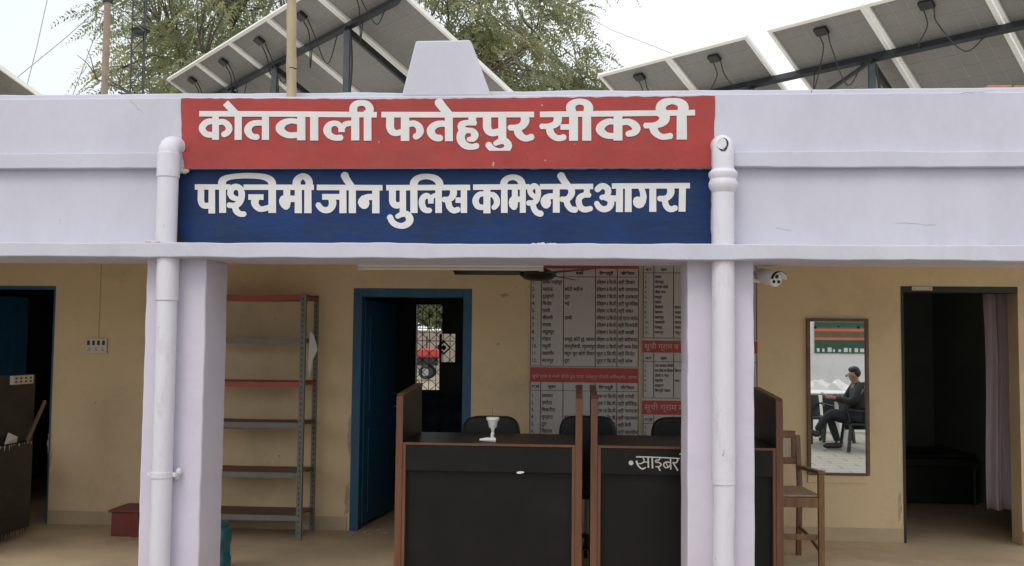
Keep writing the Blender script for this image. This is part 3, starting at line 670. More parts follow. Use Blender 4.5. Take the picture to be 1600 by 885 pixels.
# ------------------------------------------------------------------ the tree
def tree():
    bx = at(560, 100, 22).x; by = 22.0
    t = thing('tree', 'large feathery pale green tree spreading behind the solar panels', 'tree', (bx, by, -.06))
    cz = 9.3; rad = np.array([5.6, 4.6, 4.2])
    tb = MB(); tips = []
    tb.tube([(bx, by, -.06), (bx+.05, by, 2), (bx-.05, by+.05, 4.2), (bx, by, 6.4)], [.38, .32, .27, .2], 10)
    r_ = random.Random(5)
    def limb(p, d, ln, rd, lev):
        pts = [p]; dd = d.copy()
        for i in range(5):
            dd = (dd+Vector((r_.uniform(-.22, .22), r_.uniform(-.22, .22), r_.uniform(-.16, .14)))).normalized(); pts.append(pts[-1]+dd*ln/5)
        tb.tube(pts, [rd*(1-.13*i) for i in range(6)], 6 if lev < 2 else 4, False)
        if lev < 3:
            for k in range(5 if lev == 0 else 4):
                f = r_.uniform(.25, 1); j = min(4, int(f*5)); s = pts[j].lerp(pts[j+1], f*5-j)
                nd = (dd+Vector((r_.uniform(-1, 1), r_.uniform(-1, 1), r_.uniform(-.75, .6)))*.95).normalized()
                limb(s, nd, ln*r_.uniform(.40, .60), rd*.5, lev+1)
        else:
            tips.append(pts[3]); tips.append(pts[5])
        if lev == 2: tips.append(pts[4])
    for k in range(13):
        a = 2*math.pi*k/13+r_.uniform(-.2, .2); el = r_.uniform(.12, .95)
        limb(Vector((bx, by, r_.uniform(3.9, 6.2))), Vector((math.cos(a), math.sin(a), el)).normalized(), r_.uniform(3.0, 4.0), .12, 0)
    T = np.array([tuple(p) for p in tips]); cen = np.array([bx, by, cz])
    ok = (((T-cen)/rad)**2).sum(1) < 1.15; T = T[ok]
    # clump centres also spread evenly through the crown
    nC = 470; D = rng.normal(size=(nC, 3)); D /= np.linalg.norm(D, axis=1)[:, None]
    E_ = cen+D*rad*(rng.uniform(.3, 1.0, (nC, 1))**.5); E_ = E_[E_[:, 2] > 5.2]
    cl = np.concatenate([T[rng.permutation(len(T))[:480]], E_])
    mbk = MB(); mbk.v = tb.v; mbk.f = tb.f
    for c in E_:                                    # twigs that carry the outer clumps
        i = np.argmin(((T-c)**2).sum(1)); mbk.tube([tuple(T[i]), tuple((T[i]+c)/2+rng.normal(0, .1, 3)), tuple(c)], [.022, .016, .009], 4, False)
    mbk.build('trunk', 'bark', t, smooth=True)
    per = 14; n = len(cl)*per
    base = np.repeat(cl, per, 0)+rng.normal(0, .27, (n, 3))*np.array([1.2, 1.2, .65])
    d = (base-cen)/rad; d[:, 2] *= .5; d += rng.normal(0, .55, (n, 3)); d[:, 2] -= .45; d /= np.linalg.norm(d, axis=1)[:, None]
    L = rng.uniform(.32, .6, n); side = np.cross(d, rng.normal(size=(n, 3))); side /= np.linalg.norm(side, axis=1)[:, None]
    nl = 9; quads = []
    for k in range(nl):
        for s in (-1, 1):
            f = (k+.5)/nl; p = base+d*(L*f)[:, None]+np.array([0, 0, -1])*(L*.35*f*f)[:, None]
            q_ = side*s+d*.75+rng.normal(0, .16, (n, 3)); q_[:, 2] -= .18; q_ /= np.linalg.norm(q_, axis=1)[:, None]
            ll = (L*.27*(1-.55*f)*rng.uniform(.8, 1.15, n))[:, None]; wv = np.cross(q_, side+.3*rng.normal(size=(n, 3))+np.cross(d, side)*.8); wv /= np.linalg.norm(wv, axis=1)[:, None]
            quads.append(np.stack([p, p+q_*ll*.45+wv*ll*.21, p+q_*ll, p+q_*ll*.45-wv*ll*.21], 1))
    Q = np.concatenate(quads, 0); clid = np.tile(np.repeat(np.arange(len(cl)) % 3 == 0, per), nl*2)
    me = bpy.data.meshes.new('crown'); nv = len(Q)*4
    me.vertices.add(nv); me.vertices.foreach_set('co', Q.reshape(-1)); me.loops.add(nv); me.loops.foreach_set('vertex_index', np.arange(nv))
    me.polygons.add(len(Q)); me.polygons.foreach_set('loop_start', np.arange(len(Q))*4); me.polygons.foreach_set('loop_total', np.full(len(Q), 4))
    me.materials.append(M['leaf_a']); me.materials.append(M['leaf_b']); me.polygons.foreach_set('material_index', clid.astype(np.int32)); me.update()
    o = bpy.data.objects.new('crown', me); C.objects.link(o); o.parent = t; o.matrix_parent_inverse = Matrix.Translation(t.location).inverted()
tree()

# ================================================================== PORCH OBJECTS
# doors
dm = thing('door', 'blue wooden door standing open in the middle of the cream wall', 'door', ((md0+md1)/2, YW, 0), 'blue doors')
fw = .075
MB().box(md0, md0+fw, YW-.006, YW+.12, 0, mz).box(md1-fw, md1, YW-.006, YW+.12, 0, mz).box(md0+fw, md1-fw, YW-.006, YW+.12, mz-fw, mz).build('door_frame', 'door_blue', dm, bev=.004)
def leaf(mb, x, y, w_, h_, ang, th=.035):
    d = Vector((math.cos(ang), math.sin(ang), 0)); n = Vector((-d.y, d.x, 0))
    mb.prism([Vector((x, y, .03)), Vector((x, y, .03))+d*w_, Vector((x, y, .03))+d*w_+n*th, Vector((x, y, .03))+n*th], (0, 0, h_))
    for z0_, z1_ in ((.12, .85), (1.0, h_-.12)):
        a = Vector((x, y, z0_))+d*.11-n*.008; mb.prism([a, a+d*(w_-.22), a+d*(w_-.22)+n*.008, a+n*.008], (0, 0, z1_-z0_))
    return mb
leaf(MB(), md0+fw+.01, YW+.12, .88, mz-fw-.05, R(83)).build('door_leaf', 'door_blue', dm, bev=.004)
hl = MB(); hp = Vector((md0+fw+.01, YW+.12, 0))+Vector((math.cos(R(83)), math.sin(R(83)), 0))*.8
hl.tube([(hp.x+.01, hp.y, 1.0), (hp.x+.05, hp.y, 1.0), (hp.x+.05, hp.y, 1.12), (hp.x+.01, hp.y, 1.12)], .007, 6).build('handle', 'chrome', kids(dm)[-1])
dl_ = thing('door', 'dark blue door half open at the left edge of the porch', 'door', ((ld0+ld1)/2, YW, 0), 'blue doors')
MB().box(ld1-.012, ld1, YW-.006, YW+.12, 0, lz).box(ld0, ld0+fw, YW-.006, YW+.12, 0, lz).box(ld0+fw, ld1-.012, YW-.004, YW+.12, lz-.03, lz).build('door_frame', 'door_blue', dl_)
ang = R(62); leaf(MB(), ld0+.1, YW+.13, .95, lz-.09, R(60)).build('door_leaf', 'door_blue', dl_, bev=.004)
dr = thing('doorway_frame', 'thin black frame round the dark doorway at the right', 'door frame', ((rd0+rd1)/2, YW, 0))
MB().box(rd0, rd0+.022, YW-.004, YW+.19, 0, rz_).build('jamb', 'black_frame', dr); MB().box(rd0+.022, rd1, YW-.003, YW+.19, rz_-.05, rz_).build('lintel', 'black_frame', dr)
a0, a1, z0, z1 = px_rect(1425, 448, 1457, 454, YW-.02)
cl = thing('name_plate', 'small pale plate fixed to the top of the right doorway', 'plate', (a0, YW, z0))
MB().box(a0, a1, YW-.02, YW-.006, z0, z1).build('plate', 'ivory_plastic', cl, bev=.002)
MB().tube([(a0+.02, YW-.022, (z0+z1)/2), (a0+.02, YW-.019, (z0+z1)/2)], .006, 8).tube([(a1-.02, YW-.022, (z0+z1)/2), (a1-.02, YW-.019, (z0+z1)/2)], .006, 8).build('screw', 'rack_grey', cl)
# curtain
def curtain():
    Y = 8.78; n = 60; m = 14; vs = []; fs = []
    xa, xb, zb, zt_ = px_rect(1538, 452, 1600, 797, Y)
    for j in range(m+1):
        v_ = j/m
        for i in range(n+1):
            s = i/n; x = xa+.02*v_+.05*math.sin(v_*5)*(1-s)*.3+(xb-xa+.10)*s; amp = .035*(.6+.4*v_)
            vs.append((x, Y+amp*math.sin(s*24+.5*math.sin(s*9))+.012*math.sin(s*50+v_*3), zt_-(zt_-zb)*v_+.006*math.sin(s*20)*v_))
    for j in range(m):
        for i in range(n): a = j*(n+1)+i; fs.append((a, a+1, a+n+2, a+n+1))
    o = MB().add(vs, fs).build('curtain', 'curtain', smooth=True)
    s_ = o.modifiers.new('s', 'SOLIDIFY'); s_.thickness = .003
    tag(o, 'dusty purple curtain drawn to the side inside the right doorway', 'curtain')
    cr = thing('curtain_rod', 'thin steel rod holding the purple curtain in the right doorway', 'rod', (xa, Y, zt_))
    MB().tube([(rd0-.05, Y, zt_+.015), (rd1+.25, Y, zt_+.015)], .01, 8).build('rod', 'rack_grey', cr)
curtain()
# dark bed in the right room
Yb = 10.6; x0 = at(1420, 715, Yb).x; zb_ = at(1500, 715, Yb).z
bd = thing('cot', 'low dark cot standing inside the unlit right room', 'bed', (3.4, Yb+.4, 0))
MB().box(x0-.3, 4.1, Yb, Yb+.85, zb_-.10, zb_-.02).build('bed_frame', 'black_frame', bd, bev=.01)
MB().box(x0-.28, 4.08, Yb+.02, Yb+.83, zb_-.02, zb_+.03).build('mattress', 'black_plastic', bd, bev=.02)
MB().box(x0-.27, 4.07, Yb+.03, Yb+.82, .01, zb_-.101).build('valance', 'black_plastic', bd)
for x_, y_ in ((x0-.26, Yb+.04), (4.06, Yb+.04), (x0-.26, Yb+.81), (4.06, Yb+.81)): MB().tube([(x_, y_, 0), (x_, y_, zb_-.1)], .025, 8).build('leg', 'black_frame', bd)

# window at the back of the middle room
wn = thing('window', 'barred window at the back of the dark room, red tractor outside', 'window', ((wx0+wx1)/2, 12, wz0))
MB().box(wx0, wx1, 12.0, 12.05, wz0, wz0+.018).box(wx0, wx1, 12.0, 12.05, wz1-.018, wz1).box(wx0, wx0+.015, 12.0, 12.05, wz0+.018, wz1-.018).box(wx1-.015, wx1, 12.0, 12.05, wz0+.018, wz1-.018).build('frame', 'black_frame', wn)
gr = MB(); gw = (wx1-wx0); Yg = 12.06
for i in range(1, 6): gr.tube([(wx0+gw*i/6, Yg, wz0), (wx0+gw*i/6, Yg, wz1)], .005, 5)
hn = 7; hh = (wz1-wz0)/hn
for j in range(hn):
    z0 = wz0+hh*j
    if j in (0, 4, 5): gr.tube([(wx0, Yg+.004, z0), (wx1, Yg+.004, z0)], .005, 5)
    for i in range(3):
        xa = wx0+gw*i/3; gr.tube([(xa, Yg+.008, z0), (xa+gw/3, Yg+.008, z0+hh)], .004, 5); gr.tube([(xa+gw/3, Yg+.012, z0), (xa, Yg+.012, z0+hh)], .004, 5)
gr.build('grille', 'black_frame', wn)
dm_ = MB()
for pxc in (694, 641, 668):
    c = at(pxc, 543.5, 12.06); s = .075
    for a, b_ in (((0, s), (s, 0)), ((s, 0), (0, -s)), ((0, -s), (-s, 0)), ((-s, 0), (0, s))):
        if pxc != 668: dm_.tube([(c.x+a[0], 12.04, c.z+a[1]), (c.x+b_[0], 12.04, c.z+b_[1])], .011, 6)
    if pxc == 694: dm_.ball((c.x, 12.04, c.z), (.03, .01, .03), 8, 6)
dm_.build('diamond_ornament', 'black_frame', wn)
# shutters covering part of it
sx0, sx1, sz0, sz1 = px_rect(686, 470, 722, 522, 11.93)
_, _, tz0, tz1 = px_rect(686, 566, 722, 640, 11.93)
sh = thing('window_cloth', 'dark cloth hanging over the right part of the back window', 'cloth', (sx0, 11.93, tz0))
MB().box(at(690.5, 540, 11.93).x, sx1, 11.925, 11.935, sz0, sz1+.1).build('upper_cloth', 'black_plastic', sh)
MB().box(at(687, 540, 11.93).x, sx1, 11.925, 11.935, tz0, tz1).build('lower_cloth', 'black_plastic', sh)
MB().box(at(686.5, 540, 11.93).x, at(690.5, 540, 11.93).x, 11.92, 11.935, tz1, sz0).build('cloth_strip', 'black_plastic', sh)
# tufted sofa in that room
so_x0, so_x1, so_z0, so_z1 = px_rect(600, 619, 740, 700, 11.2)
sf = thing('sofa', 'dark blue tufted sofa under the back window', 'sofa', ((so_x0+so_x1)/2, 11.2, 0))
sbk = MB(); nx, nz = 28, 16; vs = []; fs = []
for j in range(nz+1):
    for i in range(nx+1):
        u_, v_ = i/nx, j/nz; tuf = (math.sin(u_*math.pi*7)**2)*(math.sin(v_*math.pi*3)**2)
        vs.append((so_x0+(so_x1-so_x0)*u_, 11.25-.06*tuf, .35+(so_z1-.35)*v_))
for j in range(nz):
    for i in range(nx): a = j*(nx+1)+i; fs.append((a, a+1, a+nx+2, a+nx+1))
o = sbk.add(vs, fs).build('backrest', 'sofa', sf, smooth=True); o.modifiers.new('s', 'SOLIDIFY').thickness = -.15
MB().box(so_x0, so_x1, 10.6, 11.2, .12, .42).build('seat', 'sofa', sf, bev=.05)
MB().box(so_x0-.15, so_x0-.005, 10.6, 11.35, .05, .62).build('armrest', 'sofa', sf, bev=.04); MB().box(so_x1+.005, so_x1+.15, 10.6, 11.35, .05, .62).build('armrest', 'sofa', sf, bev=.04)

# storage rack
def storage_rack():
    Y0, Y1 = 8.02, 8.44; xr = at(474.5, 600, Y0).x; xl = xr-.95; zt_ = at(470, 458, Y0).z
    t = thing('storage_rack', 'tall slotted-angle steel rack with six shelves, empty, beside the left column', 'rack', ((xl+xr)/2, 8.23, 0))
    W_ = .04
    for x, sx in ((xl, 1), (xr, -1)):
        for y, sy in ((Y0, 1), (Y1, -1)):
            b = MB().box(min(x, x+sx*W_), max(x, x+sx*W_), min(y, y+sy*.003), max(y, y+sy*.003), 0, zt_).box(min(x, x-sx*.003), max(x, x-sx*.003), min(y, y+sy*W_), max(y, y+sy*W_), 0, zt_)
            h = b; n0 = len(b.f); z = .05
            while z < zt_-.03:
                cx_ = x+sx*W_/2; yy = y-sy*.0015 if sy > 0 else y+.0015
                h.box(cx_-.005, cx_+.005, Y0-.0012 if sy > 0 else Y1-.0045, Y0-.0002 if sy > 0 else Y1-.0034, z, z+.018); z += .045
            b.m2 = (n0, 'black_frame'); b.build('post', 'rack_grey', t)
    for pxy, m1, m2 in ((462, 'rack_red', 'rack_red'), (531, 'rack_grey', 'rack_grey'), (599, 'rack_red', 'rack_red'), (663, 'rack_grey', 'rack_brown'), (741, 'rack_grey', 'rack_brown'), (808, 'rack_grey', 'rack_brown')):
        z = at(430, pxy, Y0).z
        n = 14; vs = []; fs = []
        for i in range(n+1):
            s = i/n; sg = -.012*math.sin(s*math.pi)*(1 if pxy in (462, 663) else .3); x = xl+.012+(xr-xl-.024)*s
            vs += [(x, Y0+.004, z-.03+sg*1.4), (x, Y0+.004, z+.012+sg), (x, Y1-.004, z+.012+sg*.5), (x, Y1-.004, z-.028+sg*.5), (x, Y1-.006, z+.008+sg*.5), (x, Y0+.006, z+.008+sg)]
        for i in range(n):
            a, c = 6*i, 6*(i+1)
            for j, k in ((0, 1), (1, 2), (2, 3), (4, 5)): fs.append((a+j, c+j, c+k, a+k))
        o = MB().add(vs, fs).build('shelf', m2, t); 
        if m1 != m2: MB().box(xl+.012, xr-.012, Y0+.0005, Y0+.0035, z-.03, z+.013).build('shelf_lip', m1, o)
    return xr, zt_
xr, _ = storage_rack()
Yp = 8.0
pp = [at(x, y, Yp) for x, y in ((484, 518), (490, 523), (496.5, 546), (489, 562), (483.5, 588), (481, 575))]
tag(MB().prism(pp, (0, .003, 0)).build('paper', 'paper'), 'crumpled white paper hanging from the right post of the steel rack', 'paper')

# booth desks
def desk(x0, x1, label, left_low=False):
    t = thing('booth_desk', label, 'desk', ((x0+x1)/2, 7.0, 0), 'black booth desks')
    Yf, Yk = 6.6, 7.42; th = .045; zt_ = at(770, 619, Yf).z; zd = at(770, 694, Yf).z
    for xa in (x0, x1-th):
        s = MB().prism([(xa+.003, Yf+.012, 0), (xa+.003, Yk, 0), (xa+.003, Yk, zt_+.035), (xa+.003, Yf+.03, zt_-.004), (xa+.003, Yf+.012, zt_-.012)], (th-.006, 0, 0))
        o = s.build('side_panel', 'laminate', t)
        e = MB().box(xa, xa+th, Yf-.006, Yf+.010, 0, zt_-.012); e.add([(xa, Yf-.006, zt_-.012), (xa+th, Yf-.006, zt_-.012), (xa+th, Yf+.03, zt_+.008), (xa, Yf+.03, zt_+.008), (xa, Yk+.004, zt_+.048), (xa+th, Yk+.004, zt_+.048), (xa+th, Yk+.004, zt_+.036), (xa, Yk+.004, zt_+.036), (xa, Yf+.03, zt_-.003), (xa+th, Yf+.03, zt_-.003)],
              [(0, 1, 2, 3), (3, 2, 5, 4), (4, 5, 6, 7), (3, 4, 7, 8), (2, 9, 6, 5)])
        e.build('edge_trim', 'desk_edge', o, bev=.002)
    xi0, xi1 = x0+th, x1-th; za = at(770, 738, Yf).z
    MB().box(xi0+.001, xi1-.001, Yf+.005, Yf+.03, za, zd-.012).build('apron', 'laminate', t, bev=.003)
    MB().box(xi0+.001, xi1-.001, Yf+.045, Yf+.065, .05, za+.01).build('front_panel', 'laminate', t)
    tp = MB().box(xi0+.001, xi1-.001, Yf+.002, Yk-.02, zd-.012, zd).build('desktop', 'laminate', t)
    MB().box(xi0+.001, xi1-.001, Yf-.004, Yf+.0015, zd-.013, zd+.002).build('edge_trim', 'desk_edge', tp)
    for q0_ in (xi0, xi1-.022): MB().box(q0_, q0_+.022, Yf-.002, Yf+.044, 0, zd-.014).build('stile', 'desk_edge', t, bev=.003)
    return t, Yf, zd, za
xa, xb = at(617.5, 760, 6.6).x, at(909.5, 760, 6.6).x
d1, Yf, zd, za = desk(xa, xb, 'black laminate booth desk with brown edges, the one carrying the white lamp holder')
chp = [at(x, y, Yf+.004) for x, y in ((807, 738), (812, 736.5), (818, 737), (819, 739), (812, 740.5), (808, 740))]
MB().prism(chp, (0, -.002, 0)).build('peeled_chip', 'white_plastic', d1)
xa2, xb2 = at(922.5, 760, 6.6).x, at(1224, 760, 6.6).x
d2, *_ = desk(xa2, xb2, 'black laminate booth desk with white lettering on its apron, partly behind the right column')
DW = (975, 700, 16)
dw = [it(DW, 'c', (302, 226, 34), (500, 228, 30), (800, 238, 30), (1100, 252, 30), (1400, 268, 30)),
 it(DW, 'c', (475, 250, 30), (505, 320, 32), (450, 385, 32), (335, 400, 26)), it(DW, 'c', (312, 322, 46), (335, 410, 40), (395, 490, 36), (465, 525, 36), (545, 488, 32)),
 it(DW, 's', (480, 352, 26), (600, 360, 28)), it(DW, 's', (603, 240, 36), (610, 502, 38)), it(DW, 's', (703, 245, 38), (714, 514, 40)),
 it(DW, 'c', (895, 250, 28), (880, 300, 28), (800, 312, 30), (795, 355, 30), (875, 368, 32), (925, 412, 34), (885, 468, 34), (790, 470, 30)), it(DW, 's', (850, 470, 34), (905, 572, 40)),
 it(DW, 'c', (1170, 375, 28), (1060, 352, 32), (988, 412, 34), (1030, 490, 34), (1110, 482, 32), (1170, 420, 28)), it(DW, 's', (1045, 365, 24), (1105, 480, 24)), it(DW, 's', (1160, 255, 34), (1172, 545, 36)),
 it(DW, 'c', (1330, 262, 32), (1342, 318, 36), (1295, 375, 34), (1215, 362, 30)), it(DW, 'c', (1225, 372, 36), (1285, 470, 34), (1348, 572, 34)),
 (*DW, 'p', [(175+60*math.cos(k*math.pi/7), 378+58*math.sin(k*math.pi/7)) for k in range(14)]), (*DW, 'p', [(1405+22*math.cos(k*math.pi/5), 155+22*math.sin(k*math.pi/5)) for k in range(10)])]
letters('lettering', dw, Yf+.0035, 'desk_letter', d2)

# white lamp holder on the left desk
lx = at(770, 690, 6.75); zl = zd
lh = thing('lamp_holder', 'small white bulb holder standing on the left booth desk', 'lamp holder', (lx.x, 6.75, zl))
cup = at(770, 662, 6.75)
MB().tube([(cup.x, 6.75, zl+.055), (cup.x, 6.75, zl+.085), (cup.x, 6.75, zl+.10), (cup.x, 6.75, zl+.135), (cup.x, 6.75, zl+.15), (cup.x, 6.75, zl+.165)], [.008, .012, .028, .034, .045, .043], 16).build('cup', 'white_plastic', lh, smooth=True)
MB().tube([(cup.x, 6.75, zl+.16), (cup.x-.004, 6.75, zl+.225)], .003, 6).build('pin', 'rack_grey', lh)
MB().tube([(cup.x, 6.75, zl+.06), (cup.x-.004, 6.75, zl+.03), (cup.x+.01, 6.74, zl+.012)], .012, 8).tube([(cup.x+.02, 6.74, zl+.012), (cup.x-.04, 6.73, zl+.016), (cup.x-.085, 6.72, zl+.014)], [.016, .014, .008], 8).build('foot', 'white_plastic', lh, smooth=True)

# black office chairs behind the desks
def office_chair():
    t = thing('office_chair', 'x', 'chair', (0, 0, 0), 'black office chairs')
    n, m = 10, 8; vs = []; fs = []
    b = MB(); pts = []
    for k in range(28):
        a = 2*math.pi*k/28; c_, s_ = math.cos(a), math.sin(a); e = .45
        pts.append((.225*math.copysign(abs(c_)**e, c_), .06-.02*0, .80+.25*math.copysign(abs(s_)**e, s_)))
    b.prism(pts, (0, .06, 0)); b.build('backrest', 'black_plastic', t, bev=.025, smooth=True, local=True, seg=3)
    MB().box(-.24, .24, -.26, .2, .42, .5).build('seat', 'black_plastic', t, bev=.03, local=True)
    MB().bar((0, .15, .44), (0, .14, .62), .07, .02, (0, 1, 0)).build('spine', 'dark_plastic', t, local=True)
    for s in (-1, 1):
        MB().tube(bez([(s*.25, .1, .46), (s*.29, .08, .6), (s*.28, -.02, .68), (s*.28, -.2, .67)], 4), .015, 8).build('armrest', 'dark_plastic', t, smooth=True, local=True)
    MB().tube([(0, 0, .12), (0, 0, .42)], .03, 10).build('gas_lift', 'chrome', t, local=True)
    for k in range(5):
        a = 2*math.pi*k/5+.3; l_ = MB().bar((0, 0, .12), (.28*math.cos(a), .28*math.sin(a), .075), .045, .03).build('base_leg', 'dark_plastic', t, bev=.006, local=True)
        MB().tube([(.28*math.cos(a)-.012*math.sin(a), .28*math.sin(a)+.012*math.cos(a), .03), (.28*math.cos(a)+.012*math.sin(a), .28*math.sin(a)-.012*math.cos(a), .03)], .03, 10).build('castor', 'black_plastic', l_)
    return t
oc = office_chair()
spec = ((767, 665, 7.75, 'black rounded office chair behind the white lamp holder', 1.0), (919, 667, 7.9, 'black rounded office chair behind the gap between the two booth desks', 1.0), (1059, 667, 7.9, 'black rounded office chair behind the lettered desk, half hidden by the right column', 1.0))
for i, (px, py, Y, lb, sc_) in enumerate(spec):
    o = oc if i == 0 else copy_tree(oc)
    p = at(px, py, Y); o.location = (p.x, Y, p.z-1.05); o.rotation_euler = (0, 0, math.pi+(.12, -.05, .08)[i])
    o['label'] = lb
for o in (o for o in list(bpy.data.objects) if o.name.startswith('office_chair')): o.location.z = 0; o.scale = (1, 1, 1.0)

# wooden cane armchair
def armchair():
    Yr, Yf_ = 7.86, 7.36
    xrr = at(1249, 700, Yr).x; xfr = at(1283, 800, Yf_).x
    t = thing('armchair', 'brown wooden armchair with cane seat and back beside the mirror', 'chair', (xfr-.28, 7.6, 0))
    wR, wF = .47, .53; xrl, xfl = xrr-wR, xfr-wF
    zs = at(1260, 772, 7.5).z; zb = at(1240, 674, Yr+.06).z
    for xr_, xf_, sgn in ((xrr, xfr, 1), (xrl, xfl, -1)):
        MB().bar((xr_, Yr+.06, 0), (xr_, Yr, zs), .042, .036, (0, 1, 0)).bar((xr_, Yr, zs), (xr_, Yr+.07, zb-.03), .040, .034, (0, 1, 0)).build('leg', 'teak', t, bev=.005)
        za_ = at(1283, 738, Yf_).z
        MB().bar((xf_, Yf_, 0), (xf_, Yf_, za_-.012), .044, .040, (0, 1, 0)).build('leg', 'teak', t, bev=.005)
        zr_ = at(1247, 728, Yr).z
        MB().bar((xr_, Yr+.02, zr_-.01), (xf_, Yf_-.03, za_), .058, .026).build('armrest', 'teak', t, bev=.008)
        MB().bar((xr_, Yr+.02, zs-.035), (xf_, Yf_+.02, zs-.035), .03, .06).build('seat_rail', 'teak', t, bev=.004)
        MB().tube(bez([(xr_, Yr+.03, .22), ((xr_+xf_)/2, (Yr+Yf_)/2, .19), (xf_, Yf_+.02, .13)], 4), .014, 6).build('stretcher', 'teak', t)
    MB().bar((xfl+.022, Yf_, zs-.04), (xfr-.022, Yf_, zs-.04), .035, .07).build('seat_rail', 'teak', t, bev=.004)
    MB().bar((xfl+.022, Yf_+.03, .235), (xfr-.022, Yf_+.03, .235), .026, .04).build('stretcher', 'teak', t, bev=.004)
    MB().prism([(xfl, Yf_+.0, zs-.002), (xfr, Yf_+.0, zs-.002), (xrr+.01, Yr-.02, zs-.002), (xrl-.01, Yr-.02, zs-.002)], (0, 0, .014)).build('seat', mat('cane_seat', (.42, .31, .20), .7, .2, 60, .4, 200), t, bev=.004)
    z0, z1 = zs+.19, zb; yb = Yr+.045
    MB().box(xrl+.02, xrr-.02, yb-.012, yb+.016, z1-.05, z1+.005).box(xrl+.02, xrr-.02, yb-.022, yb+.006, z0-.02, z0+.03).box(xrl+.021, xrl+.055, yb-.017, yb+.011, z0+.03, z1-.05).box(xrr-.052, xrr-.021, yb-.017, yb+.011, z0+.03, z1-.05).build('back_frame', 'teak', t, bev=.006)
    cn = MB(); xs = np.arange(xrl+.056, xrr-.06, .012)
    for x in xs: cn.box(x, x+.0078, yb-.004, yb-.002, z0+.03, z1-.05)
    for z in np.arange(z0+.035, z1-.055, .012): cn.box(xrl+.056, xrr-.053, yb-.0015, yb+.0005, z, z+.0078)
    cn.build('cane_back', mat('cane', (.58, .48, .36), .7, .15, 40), t)
armchair()

# mirror
a0, a1, z0, z1 = px_rect(1260, 498, 1357, 742, YW)
mr = thing('mirror', 'tall wall mirror in a thin brown frame reflecting a seated man', 'mirror', ((a0+a1)/2, YW, z0))
f_ = .030
MB().box(a0, a0+f_, YW-.03, YW-.002, z0, z1).box(a1-f_, a1, YW-.03, YW-.002, z0, z1).box(a0+f_, a1-f_, YW-.03, YW-.002, z1-f_*.9, z1).box(a0+f_, a1-f_, YW-.03, YW-.002, z0, z0+f_*.6).build('frame', 'mirror_wood', mr, bev=.004)
MB().box(a0+f_-.004, a1-f_+.004, YW-.014, YW-.004, z0+f_*.5, z1-f_*.8).build('glass', 'mirror_glass', mr)
sc_ = MB()
for px_, py_ in ((1274, 512), (1310, 511), (1341, 512)):
    p = at(px_, py_, YW-.016); sc_.tube([(p.x, YW-.017, p.z), (p.x, YW-.0142, p.z)], .012 if px_ != 1310 else .007, 10)
sc_.build('screw_head', 'black_frame', mr)
b0, b1, c0, c1 = px_rect(1262, 742, 1356, 755, YW)
tag(MB().box(b0, b1, YW-.012, YW-.002, c0, c1-.005).build('wall_patch', 'cream_wall', bev=.003), 'cream plaster strip on the wall under the mirror', 'plaster strip')

# cctv camera
Yc = 6.35
cc = thing('security_camera', 'white bullet security camera with black-lensed face on the right column', 'camera', at(1180, 436, Yc))
a = at(1192, 433, Yc+.02); f = at(1213, 437.5, Yc-.10)
bdv = (f-a).normalized(); a2 = f-bdv*.17
MB().tube([a2, a2+bdv*.01, f-bdv*.006, f], [.036, .043, .045, .042], 18).build('body', 'white_plastic', cc, smooth=True)
fc = MB(); x_ = bdv.cross(Vector((0, 0, 1))).normalized(); y_ = x_.cross(bdv)
for ox, oy, rr in ((0, .02, .013), (-.018, -.012, .011), (.018, -.012, .011)):
    c_ = f+bdv*.001+x_*ox+y_*oy; fc.tube([c_, c_+bdv*.003], rr, 12)
fc.build('lens', 'lens', cc)
hd = MB(); n = 12; vs = []; fs = []
for s, e in ((a2-bdv*.0, 0), (f+bdv*.035, 1)):
    for k in range(n+1):
        an = math.pi*(.02+.96*k/n); vs.append(s+x_*math.cos(an)*.052+y_*(math.sin(an)*.05+.004))
for k in range(n): fs.append((k, k+1, n+2+k, n+1+k))
h_ = hd.add(vs, fs).build('sun_hood', 'white_plastic', cc, smooth=True); h_.modifiers.new('s', 'SOLIDIFY').thickness = .004
hf = MB(); vs = []; fs = []
for s in (f+bdv*.015, f+bdv*.037):
    for k in range(n+1):
        an = math.pi*(.02+.75*k/n); vs.append(s+x_*math.cos(an)*.055+y_*(math.sin(an)*.053+.004))
for k in range(n): fs.append((k, k+1, n+2+k, n+1+k))
o = hf.add(vs, fs).build('hood_rim', 'black_plastic', cc, smooth=True); o.modifiers.new('s', 'SOLIDIFY').thickness = .004
MB().tube([(dx1, Yc, at(1180, 437, Yc).z), (dx1+.008, Yc, at(1180, 437, Yc).z)], .032, 14).tube(bez([(dx1, Yc, at(1180, 437, Yc).z), (dx1+.035, Yc-.005, at(1180, 438, Yc).z), a2+bdv*.04-y_*.03], 4), .011, 8).build('bracket', 'white_plastic', cc, smooth=True)

# tube light on the back of the beam
a0, a1, z0, z1 = px_rect(560, 413, 849, 421, 6.46)
tl = thing('tube_light', 'long unlit white tube light fixture under the porch beam', 'light', ((a0+a1)/2, 6.46, z0))
zl0 = at(700, 420.5, 6.46).z
MB().box(a0, a1, 6.44, 6.49, zl0+.012, zl0+.06).build('batten', 'white_plastic', tl, bev=.004)
MB().tube([(a0+.03, 6.455, zl0+.004), (a1-.03, 6.455, zl0+.004)], .0135, 12).build('tube', 'ivory_plastic', tl, smooth=True)
MB().box(a0, a0+.03, 6.44, 6.475, zl0-.012, zl0+.011).box(a1-.03, a1, 6.44, 6.475, zl0-.012, zl0+.011).build('end_cap', 'ivory_plastic', tl)
MB().box(a0+.2, a0+.22, 6.45, 6.48, zl0+.06, z_roof).box(a1-.22, a1-.2, 6.45, 6.48, zl0+.06, z_roof).build('hanger', 'rack_grey', tl)
